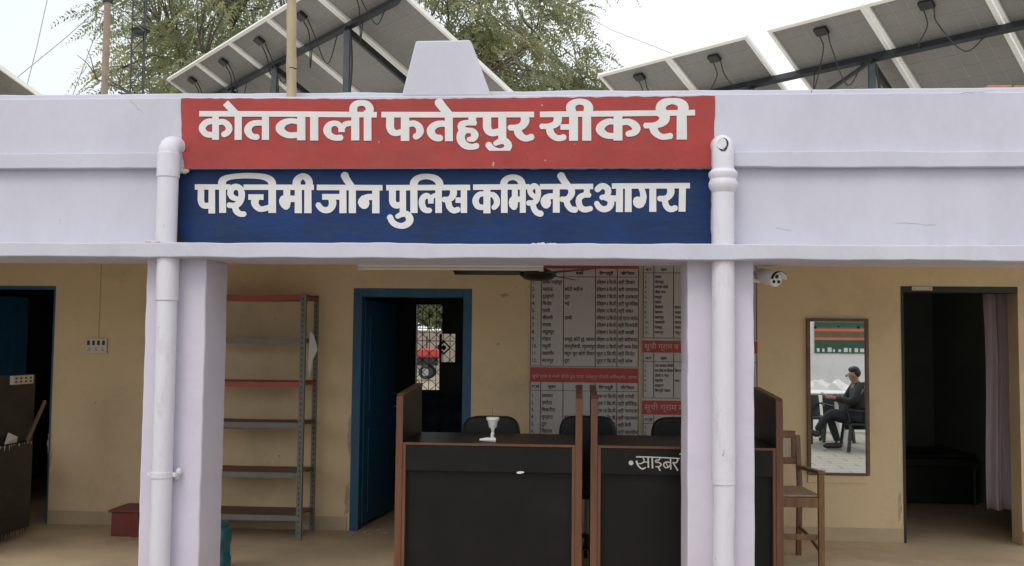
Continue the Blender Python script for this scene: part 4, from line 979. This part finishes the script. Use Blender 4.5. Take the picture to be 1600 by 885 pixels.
# ceiling fan
c = at(841, 432.5, 7.2)
fn = thing('ceiling_fan', 'dark three-bladed ceiling fan hanging just below the beam', 'fan', (c.x, c.y, z_roof))
MB().tube([(c.x, c.y, c.z+.06), (c.x, c.y, z_roof)], .014, 8).build('downrod', 'fan_dark', fn)
MB().tube([(c.x, c.y, c.z-.03), (c.x, c.y, c.z-.02), (c.x, c.y, c.z+.01), (c.x, c.y, c.z+.04), (c.x, c.y, c.z+.07)], [.05, .10, .135, .10, .04], 20).build('motor', 'fan_dark', fn, smooth=True)
for an in (R(-50), R(-170), R(70)):
    d = Vector((math.cos(an), math.sin(an), 0)); n_ = Vector((-d.y, d.x, 0)); cc_ = Vector((c.x, c.y, c.z+.022))
    pz = lambda h: Vector((0, 0, h*.2))
    q_ = [cc_+d*.1-n_*.03+pz(-.03), cc_+d*.16-n_*.055+pz(-.055), cc_+d*.60-n_*.07+pz(-.07), cc_+d*.62+n_*.055+pz(.055), cc_+d*.16+n_*.055+pz(.055), cc_+d*.1+n_*.03+pz(.03)]
    MB().prism(q_, (0, 0, .005)).build('blade', 'fan_dark', fn)

# switchboard with conduit
a0, a1, z0, z1 = px_rect(136, 529, 169, 553, YW)
sw = thing('switchboard', 'ivory switchboard on the left cream wall with conduit running up', 'switchboard', ((a0+a1)/2, YW, z0))
o = MB().box(a0, a1, YW-.03, YW-.001, z0, z1).build('box', 'ivory_plastic', sw, bev=.004)
s = MB(); zz = (z0+z1)/2
for k in range(4):
    x = a0+.028+k*(a1-a0-.056)/3; s.box(x-.011, x+.011, YW-.034, YW-.0302, zz+.008, zz+.048)
s.build('switch', 'dark_plastic', o)
s = MB()
for k in range(3):
    x = a0+.035+k*(a1-a0-.07)/2
    for q1, q2 in ((0, .012), (-.008, -.006), (.008, -.006)): s.tube([(x+q1, YW-.032, zz-.03+q2), (x+q1, YW-.0302, zz-.03+q2)], .005, 8)
s.build('socket', 'dark_plastic', o)
MB().box((a0+a1)/2-.012, (a0+a1)/2+.010, YW-.016, YW-.001, z1, z_roof).build('conduit', 'cream_wall', sw, bev=.003)

# red wooden box
bx0 = at(168, 815, 8.0).x; zt_ = at(200, 802, 8.0).z
rb_ = thing('wooden_box', 'dark red wooden box on the floor left of the left column', 'box', (bx0+.25, 8.15, 0))
MB().box(bx0+.02, bx0+.60, 8.02, 8.35, 0, zt_).build('body', 'red_box', rb_, bev=.006)
MB().box(bx0, bx0+.62, 8.0, 8.37, zt_+.001, zt_+.022).build('lid', 'red_box', rb_, bev=.006)
MB().box(bx0+.2, bx0+.26, 8.0, 8.0195, .0, zt_).build('batten', 'red_box', rb_, bev=.003)

# teal drum behind the left column
tx = at(361, 850, 6.9).x-.115; zt_ = at(353, 818, 6.9).z
td = thing('plastic_drum', 'teal plastic drum on the floor behind the left column', 'drum', (tx, 6.9, 0))
MB().tube([(tx, 6.9, 0), (tx, 6.9, .02), (tx, 6.9, zt_*.3), (tx, 6.9, zt_*.33), (tx, 6.9, zt_*.6), (tx, 6.9, zt_*.63), (tx, 6.9, zt_-.05), (tx, 6.9, zt_-.02)], [.10, .113, .113, .106, .106, .113, .113, .09], 20).build('body', 'teal_plastic', td, smooth=True)
MB().tube([(tx, 6.9, zt_-.02), (tx, 6.9, zt_+.01)], .085, 20).build('lid', 'teal_plastic', td, bev=.006)

# old counter at the left edge
xs = at(2, 855, 7.6).x; Ya, Yb2 = 6.9, 8.0
zt_ = at(30, 585, 7.9).z; zm = at(30, 688, 7.9).z
oc_ = thing('old_counter', 'worn dark counter with peeling laminate at the left edge of the porch', 'counter', (xs-.4, 7.6, 0), 'black booth desks')
MB().box(xs-.03, xs, Ya, Yb2, zm, zt_).build('upper_panel', 'old_laminate', oc_, bev=.003)
MB().box(xs-.05, xs+.015, Ya, Yb2-.03, .075, zm-.01).build('lower_panel', 'old_laminate', oc_, bev=.003)
MB().box(xs-1.3, xs-.051, Ya+.05, Yb2-.05, zm-.06, zm-.02).build('desktop', 'old_laminate', oc_)
MB().box(xs-1.3, xs-.051, Ya+.05, Ya+.075, .05, zm-.061).build('front_panel', 'old_laminate', oc_)
fr = MB(); y = Ya
while y < Yb2-.05:
    h_ = random.uniform(.012, .05); g = random.uniform(.008, .02)
    fr.prism([(xs+.0155, y, .076), (xs+.0155, y+g, .076), (xs+.0155, y+g*.7, .076-h_)], (.002, 0, 0)); y += g+random.uniform(.006, .03)
fr.build('bottom_fringe', 'black_plastic', oc_)['kind'] = 'stuff'
fr = MB(); y = Ya
while y < Yb2-.05:
    h_ = random.uniform(.01, .045); g = random.uniform(.006, .02)
    fr.prism([(xs+.0158, y, zm-.012), (xs+.0158, y+g, zm-.012), (xs+.0158, y+g*.5, zm-.012-h_)], (.002, 0, 0)); y += g+random.uniform(.02, .06)
fr.build('torn_edge', 'ivory_plastic', oc_)['kind'] = 'stuff'
p = [at(51, 627, 8.0), at(29, 690, 7.75)]
tag(MB().bar((xs+.035, p[0].y+.1, at(51, 627, 8.05).z), (xs+.03, 7.86, zm+.0), .022, .018).build('stick', mat('stick_wood', (.22, .13, .08), .6, .2, 9)), 'thin wooden stick leaning on the old counter at the left edge', 'stick')
z0 = at(15, 600, 7.8).z
eb = thing('extension_board', 'white multi-socket extension board on the old counter, left edge', 'extension board', (xs, 7.75, z0))
MB().box(xs+.001, xs+.03, 7.62, 7.92, z0-.0, z0+.07).build('box', 'ivory_plastic', eb, bev=.004)
s = MB()
for k in range(4):
    for j in (0, 1): s.box(xs+.0305, xs+.033, 7.65+k*.07, 7.675+k*.07, z0+.014+.028*j, z0+.028+.028*j)
s.build('socket', 'dark_plastic', eb)
tag(MB().prism([(xs+.02, 7.55, zm), (xs+.02, 7.72, zm), (xs+.06, 7.66, zm+.05), (xs+.03, 7.58, zm+.09)], (.004, 0, 0)).build('paper', 'paper'), 'scrap of white paper stuck on the old counter at the left edge', 'paper')

# ------------------------------------------------------------------ duty boards on the back wall
YT = YW-.012
def board(name_label, px0, px1, cols, secs, ptop, pbot):
    t = thing('notice_board', name_label, 'notice board', at((px0+px1)/2, pbot, YW), 'printed duty boards')
    x0, x1, z0, z1 = px_rect(px0, ptop, px1, pbot, YT)
    MB().box(x0, x1, YT, YW-.002, z0, z1).build('sheet', 'board_sheet', t)
    xm = (px0+px1)/2
    def Z(py): return at(xm, py, YT).z
    def Xc(px): return at(px, 560, YT).x
    line = MB(); tx = MB()
    def fit(s_, sz, room): return min(1.0, room/max(1e-6, text_mb(MB(), s_, sz, lambda x, y: (x, y, 0))))
    for kind, *a in secs:
        if kind == 'red':
            y0, y1, s = a; rh = MB().box(Xc(px0)+.002, Xc(px1)-.002, YT-.003, YT-.0005, Z(y1), Z(y0)).build('red_header', 'board_red', t); tr = MB()
            if s:
                h = Z(y0)-Z(y1); wd = text_mb(MB(), s, 1, lambda x, y: (x, y, 0)); k = (Xc(px1)-Xc(px0)-.03)/wd; k = min(k, h*.62)
                text_mb(tr, s, k, lambda x, y: (Xc(px0)+.02+x, YT-.0045, Z(y1)+h*.30+y*1.0), weight=.0)
                tr.build('header_lettering', 'print_pale', rh)
        else:
            ya, yb, step, rows = a
            for c in cols: line.box(Xc(c)-.003, Xc(c)+.003, YT-.0025, YT-.0005, Z(yb), Z(ya))
            hd_, body = rows[0], rows[1:]
            line.box(Xc(px0)+.004, Xc(px1)-.004, YT-.004, YT-.0028, Z(ya+13)-.002, Z(ya+13)+.002)
            line.box(Xc(px0)+.004, Xc(px1)-.004, YT-.004, YT-.0028, Z(yb)-.002, Z(yb)+.002)
            sz = .0425 if step > 9 else .031
            for i, s in enumerate(hd_):
                if s and i < len(cols)-1:
                    cxm = (Xc(cols[i])+Xc(cols[i+1]))/2; text_mb(tx, s, sz*.85, lambda x, y: (cxm+x, YT-.0035, Z(ya+9.5)+y), weight=.0012, align='CENTER')
            for r, row in enumerate(body):
                yy = ya+13+step*(r+.8)+2
                if yy > yb-2: break
                for i, s in enumerate(row):
                    if s and i < len(cols)-1: fx_ = fit(s, sz, Xc(cols[i+1])-Xc(cols[i])-.016); text_mb(tx, s, sz, lambda x, y: (Xc(cols[i])+.010+x*min(.86, fx_), YT-.0035, Z(yy)+y), weight=.0006)
    line.build('ruling', 'board_line', t)
    tx.build('lettering', 'print_dark', t)
H = ['क.सं', 'ग्राम', 'मजरे', 'दिशा/दूरी', 'चौकीदार']
def D(n): return 'दक्षिण %s कि.मी.' % n
rows1 = [H, ['1.', 'सीमा जहापुर', '', D(8), 'श्री विजय'], ['2.', 'महदऊ', 'छोटी मदीना', D(8), 'श्री रामलाल'], ['3.', 'दूल्हारो', 'दूरा', D(7), 'श्री इकबाल'], ['4.', 'सिरोह', 'नई', D(6), 'श्री पूरनसिंह'],
 ['5.', 'पाली', '', D(10), 'श्री शंकर'], ['6.', 'सीतली', 'डाबी', D(12), 'श्री प्रताप अशोक'], ['7.', 'नगला', '', D(8), 'श्री विनादेवी'], ['8.', 'मदूलपुर', '', D(5), 'श्री लाखी'],
 ['9.', 'गोहरा', 'समरूई, छोटी रूई, पलवल', D(10), 'श्री सतीशचंद'], ['10.', 'रसूली', 'कचपुरीबाडी, रघुनाथपुर', D(11), 'श्री अमर सिंह'], ['11.', 'जहांगीर', 'मदूरा पुरा छोटी विरान', 'पूर्व 5 कि.मी.', 'श्री विनोद'], ['12.', 'मदनपुर', 'दूरा', 'पूर्व 7 कि.मी.', 'श्री रमेश']]
def E(n): return 'पूरब %s कि.मी.' % n
rows2 = [H, ['1.', 'जसवत', '', E(10), 'श्री गनेशी'], ['2.', 'उमरेठा', '', E(7), 'श्री हरिसिंह'], ['3.', 'सिकरौदा', '', E(10), 'श्री चरनदास'], ['4.', 'मुम्हारा', 'बाजपुर, उमरी', E(9), 'श्री पहलवान'], ['5.', 'दूरा', '', E(4), 'श्री बेनी'], ['6.', 'विठावा', '', E(6), 'श्री मातादीन'], ['7.', 'अनूपरा', '', E(8), 'श्री विनय']]
board('printed board of dark village rows with red heading bands, wider one between the desks', 828, 998, [828.8, 845, 880, 930, 964, 997.2],
      [('red', 412, 420, ''), ('tab', 420, 573, 11.15, rows1), ('red', 575, 598, 'सूची ग्राम व मजरे चौकी दूरा थाना, फतेहपुर सीकरी कमिश्नरेट, आगरा'), ('tab', 598, 716, 11.1, rows2)], 412, 718)
H2 = ['क.सं', 'ग्राम', '', '', '']
r1 = [H2]+[[str(i+1)+'.', s, m_, '', ''] for i, (s, m_) in enumerate([('मेवात', ''), ('सीतापुर', ''), ('बछेडी गोसी', ''), ('डीहा गाव', ''), ('बम्पुर', ''), ('उडान', ''), ('सिरौली', 'जाटव नगर'), ('काजम', 'रज्जापुर'), ('सहनपुर', 'नगला'), ('पतसाली', 'जाटव'), ('रामपुर', 'नगला'), ('मदनपुर', 'पाडु पुर')])]
r2 = [H2]+[[str(i+1)+'.', s, m_, '', ''] for i, (s, m_) in enumerate([('नया बाजार चौकी', ''), ('नया चौकी का हिस्सा', 'किशनपुर'), ('डोली ड नेता', ''), ('महादेव', 'बाग'), ('बस्तान', ''), ('सिरपुरी पडाव', ''), ('उतरावला', '')])]
r3 = [H2]+[[str(i+1)+'.', s, '', '', ''] for i, s in enumerate(['महावल', 'नगला', 'टीला'])]
board('printed board of small village rows with two red heading bands, half behind the right column', 1003, 1184, [1005, 1021.5, 1052.5, 1110, 1150, 1182.5],
      [('tab', 414, 529, 7.9, r1), ('red', 533, 552, 'सूची ग्राम व मोहल्ले चौकी कस्बा'), ('tab', 553, 623, 7.8, r2), ('red', 627, 649, 'सूची ग्राम मजरे हल्का'), ('tab', 650, 716, 9.2, r3)], 410, 718)

# ================================================================== WHAT THE MIRROR AND WINDOW SHOW
cw = thing('compound_wall', 'white compound wall across the yard seen in the mirror', 'wall', (2, -6.2, 0))
MB().box(-14, 14, -6.4, -6.2, -.06, 2.9).build('wall', 'compound_wall', cw); MB().box(-14, 14, -6.45, -6.15, 2.901, 2.98).build('coping', 'compound_wall', cw)
def V(px, py, Vd): p = at(px, py, Vd); return Vector((p.x, 17-2*.0-Vd, p.z))      # mirror plane at y = 8.49
Vb = 17+6.18
q0, q1 = V(1272, 503, Vb), V(1272, 552, Vb); xe = q0.x+2.6
bn = thing('banner', 'green and orange banner with white writing seen in the mirror', 'banner', (q0.x, -6.2, q1.z))
h_ = q0.z-q1.z; yb_ = -6.19
MB().box(q0.x, xe, yb_, yb_+.012, q1.z, q0.z).build('cloth', 'banner_green', bn)
MB().box(q0.x, xe, yb_+.0125, yb_+.016, q1.z+h_*.42, q0.z-h_*.17).build('brown_stripe', 'banner_brown', bn)
MB().box(q0.x, xe, yb_+.017, yb_+.02, q1.z+h_*.70, q0.z-h_*.22).box(q0.x, xe, yb_+.017, yb_+.02, q1.z+h_*.42, q0.z-h_*.50).build('orange_stripe', 'banner_orange', bn)
tb_ = MB()
for k in range(14):
    x = q0.x+.05+k*.12; hh_ = random.uniform(.05, .1); tb_.box(x, x+random.uniform(.04, .09), yb_+.0125, yb_+.016, q1.z+.03, q1.z+.03+hh_)
tb_.build('writing', 'cloth_white', bn)
# table
tp = V(1308, 612, 17.3)
tbl = thing('plastic_table', 'white plastic table in the yard seen in the mirror', 'table', (tp.x-.2, tp.y, -.05))
MB().tube([(tp.x-.25, tp.y, tp.z-.04), (tp.x-.25, tp.y, tp.z-.012), (tp.x-.25, tp.y, tp.z)], [.56, .6, .59], 32).build('top', 'white_plastic', tbl, smooth=True)
for sx, sy in ((-.6, .25), (.08, .25), (-.6, -.25), (.08, -.25)):
    MB().bar((tp.x+sx, tp.y+sy, -.05), (tp.x+sx+(-.05 if sx > 0 else .05), tp.y+sy, tp.z-.04), .06, .045, (0, 1, 0)).build('leg', 'white_plastic', tbl, bev=.006)
# black plastic chairs
def yard_chair(x, y, rz, label):
    t = thing('plastic_chair', label, 'chair', (x, y, -.05), 'black yard chairs', rz)
    MB().box(-.23, .23, -.24, .22, .41, .45).build('seat', 'black_plastic', t, bev=.015, local=True)
    vs = []
    MB().prism([(-.23, .2, .45), (.23, .2, .45), (.24, .27, .78), (.16, .29, .86), (-.16, .29, .86), (-.24, .27, .78)], (0, .025, 0)).build('backrest', 'black_plastic', t, bev=.01, local=True)
    for sx in (-1, 1):
        for sy in (-1, 1): MB().bar((sx*.25, sy*.25, 0), (sx*.21, sy*.2, .42), .045, .045).build('leg', 'black_plastic', t, bev=.006, local=True)
        MB().bar((sx*.245, -.22, .62), (sx*.245, .24, .66), .04, .025).bar((sx*.23, -.2, .42), (sx*.245, -.22, .62), .035, .03).build('armrest', 'black_plastic', t, bev=.006, local=True)
    return t
k1 = V(1274, 640, 17.75); yard_chair(k1.x, k1.y, R(160), 'black plastic chair at the far side of the white table, left in the mirror')
k2 = V(1308, 640, 17.95); yard_chair(k2.x, k2.y, R(190), 'black plastic chair behind the white table, right in the mirror')
sacks = MB(); q_ = V(1305, 600, 20.5)
vs = []; fs = []; nx = 26; ny = 10
for j in range(ny+1):
    for i in range(nx+1):
        u_, v_ = i/nx*2-1, j/ny*2-1; hgt = (q_.z+.06)*max(0, 1-abs(u_)**4)**.5*max(0, 1-abs(v_)**4)**.5*(1+.07*math.sin(i*1.3+j)+.05*math.sin(i*.6-j*1.7))
        vs.append((q_.x-.25+u_*1.05, q_.y+v_*.5, -.06+hgt))
for j in range(ny):
    for i in range(nx): a = j*(nx+1)+i; fs.append((a, a+1, a+nx+2, a+nx+1))
sacks.add(vs, fs)
tag(sacks.build('covered_pile', 'cloth_white', smooth=True), 'pile under a white cloth by the compound wall, seen in the mirror', 'pile')
# seated man
def person():
    base = V(1325, 640, 16.4); ox, oy = base.x+.16, base.y; gz = -.05
    t = thing('person', 'seated man in a dark jacket and jeans reading, seen in the mirror', 'person', (ox, oy, gz))
    def skin(name, chains, m, radii, parent=t):
        vs, es, rs = [], [], []; idx = {}
        for ch in chains:
            prev = None
            for nm in ch:
                if nm not in idx: idx[nm] = len(vs); vs.append(J[nm]); rs.append(radii[nm])
                if prev is not None: es.append((prev, idx[nm]))
                prev = idx[nm]
        me = bpy.data.meshes.new(name); me.from_pydata(vs, es, []); o = bpy.data.objects.new(name, me); C.objects.link(o)
        o.modifiers.new('skin', 'SKIN'); s = o.modifiers.new('sub', 'SUBSURF'); s.levels = s.render_levels = 2
        for i, r in enumerate(rs): me.skin_vertices[0].data[i].radius = (r, r)
        me.skin_vertices[0].data[0].use_root = True; me.materials.append(M[m]); o.parent = parent
        o.modifiers['skin'].use_smooth_shade = True
        return o
    # local frame: faces -x, chair seat at z .45
    J = {'pelvis': (0, 0, .52), 'waist': (.0, 0, .70), 'chest': (-.02, 0, .92), 'neck': (-.05, 0, 1.10), 'skull': (-.08, 0, 1.17), 'crown': (-.09, 0, 1.28),
         'hl': (-.02, -.10, .50), 'kl': (-.44, -.10, .53), 'al': (-.30, -.12, .12), 'tl': (-.44, -.12, .06),
         'hr': (-.02, .10, .52), 'kr': (-.45, .02, .60), 'ar': (-.66, -.06, .30), 'tr': (-.80, -.07, .33),
         'sl': (-.0, -.19, 1.02), 'el': (-.16, -.24, .78), 'wl': (-.40, -.14, .84), 'sr': (-.0, .19, 1.02), 'er': (-.16, .24, .78), 'wr': (-.40, .12, .84), 'pl': (-.47, -.11, .85), 'pr': (-.47, .09, .85)}
    rad = {'pelvis': .15, 'waist': .135, 'chest': .15, 'neck': .058, 'skull': .085, 'crown': .085, 'hl': .10, 'kl': .07, 'al': .045, 'tl': .04, 'hr': .10, 'kr': .07, 'ar': .045, 'tr': .04,
           'sl': .075, 'el': .055, 'wl': .036, 'sr': .075, 'er': .055, 'wr': .036, 'pl': .03, 'pr': .03}
    body = skin('body', [['pelvis', 'waist', 'chest', 'neck', 'skull', 'crown'], ['pelvis', 'hl', 'kl', 'al'], ['pelvis', 'hr', 'kr', 'ar'], ['chest', 'sl', 'el', 'wl', 'pl'], ['chest', 'sr', 'er', 'wr', 'pr']], 'skin', {k: v*(.78 if k not in ('neck', 'skull', 'crown', 'pl', 'pr') else 1) for k, v in rad.items()})
    skin('jacket', [['waist', 'chest', 'cn'], ['chest', 'sl', 'el', 'wl'], ['chest', 'sr', 'er', 'wr'], ['waist', 'pelvis']] if False else [['pelvis', 'waist', 'chest'], ['chest', 'sl', 'el', 'wl'], ['chest', 'sr', 'er', 'wr']], 'jacket', {k: v*1.12+.008 for k, v in rad.items()})
    skin('trousers', [['pelvis', 'hl', 'kl', 'al'], ['pelvis', 'hr', 'kr', 'ar']], 'trousers', {k: v*1.08+.006 for k, v in rad.items()})
    J['col'] = (-.04, 0, 1.06); J['col2'] = (-.055, 0, 1.11); rad['col'] = .09; rad['col2'] = .082
    skin('collar', [['col', 'col2']], 'collar_grey', rad)
    MB().ball((-.068, 0, 1.288), (.090, .088, .060), 14, 10).ball((-.035, 0, 1.24), (.078, .088, .085), 12, 8).build('hair', 'hair', t, smooth=True, local=True)
    fc = MB().ball((-.185, 0, 1.19), (.022, .014, .022), 8, 6)
    for s in (-1, 1): fc.ball((-.085, s*.087, 1.195), (.018, .01, .028), 8, 6)
    fc.build('nose_and_ears', 'skin', t, smooth=True, local=True)
    ey = MB()
    for s in (-1, 1): ey.ball((-.163, s*.034, 1.212), (.008, .012, .007), 8, 6)
    ey.ball((-.168, 0, 1.145), (.008, .022, .005), 8, 6); ey.build('eyes_and_mouth', 'hair', t, smooth=True, local=True)
    for a, b_, z0 in (('al', 'tl', 0), ('ar', 'tr', 0)):
        A = Vector(J[a]); B = Vector(J[b_]); d = (B-A); sh = MB().tube([A+Vector((.06, 0, -.05)), A+Vector((0, 0, -.05)), B+Vector((-.04, 0, -.0)), B+Vector((-.09, 0, .0))], [.035, .05, .045, .025], 10); sh.build('shoe', 'shoe', t, smooth=True, local=True)
        MB().tube([A+Vector((.07, 0, -.092)), B+Vector((-.09, 0, -.038 if a == 'al' else -.03))], [.018, .018], 8).build('shoe_sole', 'sole', t, local=True)
    for s, w_ in ((-1, 'pl'), (1, 'pr')):
        P = Vector(J[w_])
        for k in range(4):
            o = Vector((-.02, -s*(.02-k*.013)*1, .012-.01*k)); ln = (.055, .065, .062, .05)[k]
            MB().tube([P+o, P+o+Vector((-ln*.5, -s*.006, .012)), P+o+Vector((-ln*.85, -s*.02, .004))], [.009, .0085, .007], 6).build('finger', 'skin', t, smooth=True, local=True)
        MB().tube([P+Vector((0, -s*.02, .01)), P+Vector((-.02, -s*.045, .025)), P+Vector((-.045, -s*.05, .02))], [.011, .01, .008], 6).build('thumb', 'skin', t, smooth=True, local=True)
    yard_chair(ox+.02, oy, R(90), 'black plastic chair the seated man sits on, seen in the mirror')
    pb = MB().bar((ox-.52, oy-.09, gz+.88), (ox-.52, oy+.07, gz+.88), .14, .012, (.55, 0, .8)); tag(pb.build('booklet', 'paper'), 'white paper held in the hands of the seated man, seen in the mirror', 'paper')
person()
# tractor seen through the back window
def tractor():
    y = 44.0; x = at(668, 580, y).x-.95
    t = thing('tractor', 'red tractor parked outside, seen through the back window', 'tractor', (x, y, -.06))
    MB().box(x-1.5, x+.1, y-.3, y+.3, .95, 1.35).build('hood', 'tractor_red', t, bev=.06)
    MB().box(x-1.4, x+.5, y-.22, y+.22, .6, .94).build('chassis', 'black_plastic', t)
    for s in (-1, 1):
        MB().tube([(x+.75, y+s*.55-.17, .62), (x+.75, y+s*.55+.17, .62)], .68, 28).build('rear_wheel', 'rubber', t, bev=.05)
        MB().tube([(x+.75, y+s*.55-.18, .62), (x+.75, y+s*.55+.18, .62)], .32, 20).build('rim', 'galv', kids(t)[-1])
        MB().tube([(x-.95, y+s*.5-.1, .32), (x-.95, y+s*.5+.1, .32)], .31, 24).build('front_wheel', 'rubber', t, bev=.04)
        MB().tube([(x-.95, y+s*.5-.11, .32), (x-.95, y+s*.5+.11, .32)], .17, 16).build('rim', 'galv', kids(t)[-1])
        MB().prism([(x+.2, y+s*.55-.2, 1.25), (x+.3, y+s*.55-.2, 1.38), (x+1.2, y+s*.55-.2, 1.38), (x+1.4, y+s*.55-.2, 1.1), (x+1.35, y+s*.55-.2, 1.08), (x+1.15, y+s*.55-.2, 1.32), (x+.35, y+s*.55-.2, 1.32)], (0, .4, 0)).build('fender', 'tractor_red', t)
    MB().box(x+.55, x+.95, y-.2, y+.2, 1.05, 1.12).box(x+.9, x+.96, y-.2, y+.2, 1.12, 1.5).build('seat', 'black_plastic', t, bev=.02)
    MB().tube([(x+.1, y, 1.3), (x+.25, y, 1.6)], .02, 8).tube([(x+.25+.17*math.cos(a)*.6, y+.17*math.sin(a), 1.6+.06*math.cos(a)) for a in [k*math.pi/8 for k in range(17)]], .014, 6).build('steering_wheel', 'black_plastic', t)
    MB().tube([(x-.9, y, 1.3), (x-.9, y, 1.9)], .03, 8).build('exhaust', 'black_plastic', t)
tractor()
bpy.data.objects['tractor'].scale.x = -1
fw_ = thing('boundary_wall', 'brownish boundary wall behind the tractor, seen through the back window', 'wall', (-5, 54, -.06))
MB().box(-24, 10, 54, 54.25, -.06, 2.2).build('wall', 'far_wall', fw_); MB().box(-24, 10, 53.95, 54.3, 2.201, 2.28).build('coping', 'far_wall', fw_)

hg = thing('hedge', 'dull green hedge above the boundary wall, seen through the back window', 'hedge', (-6, 56, -.06))
n = 30000; base = np.stack([rng.uniform(-20, 4, n), rng.uniform(54.8, 57.5, n), rng.uniform(.3, 1, n)**.6*6.2], 1); base[:, 2] += .5*np.sin(base[:, 0]*1.7)
dr_ = rng.normal(size=(n, 3, 3))*.17; vv = (base[:, None, :]+dr_).reshape(-1, 3); me = bpy.data.meshes.new('foliage'); me.from_pydata(vv.tolist(), [], np.arange(n*3).reshape(-1, 3).tolist()); me.materials.append(M['leaf_a'])
o = bpy.data.objects.new('foliage', me); C.objects.link(o); o.parent = hg; o.matrix_parent_inverse = Matrix.Translation(hg.location).inverted()
hs = MB()
for k in range(30): hs.tube([(-19.5+k*.78, 56.2, -.06), (-19.5+k*.78+.1, 56.1, 4)], [.06, .03], 5)
hs.build('stems', 'bark', hg)

lt_ = MB()
for px_, py_, w_ in ((570, 833, .03), (580, 835, .018), (590, 829, .012), (602, 834, .014)):
    p = at(px_, py_, 8.0); d_ = p-EYE; p = EYE+d_*(EYE.z/-d_.z)
    a_ = random.uniform(0, 3); c_, n_ = math.cos(a_)*w_, math.sin(a_)*w_
    o = MB().prism([(p.x+c_, p.y+n_, .003), (p.x-n_*.6, p.y+c_*.6, .004), (p.x-c_, p.y-n_, .003), (p.x+n_*.7, p.y-c_*.7, .006)], (0, 0, .004)).build('paper_scrap' if px_ < 585 else 'plaster_crumb', 'paper' if px_ < 575 else 'rubble')
    tag(o, {570: 'largest pale scrap of litter on the floor before the blue door', 580: 'small scrap just right of the largest litter by the blue door', 590: 'tiny crumb nearest the sill of the blue middle door', 602: 'litter crumb close to the left side of the booth desk'}[px_], 'scrap', kind='thing')
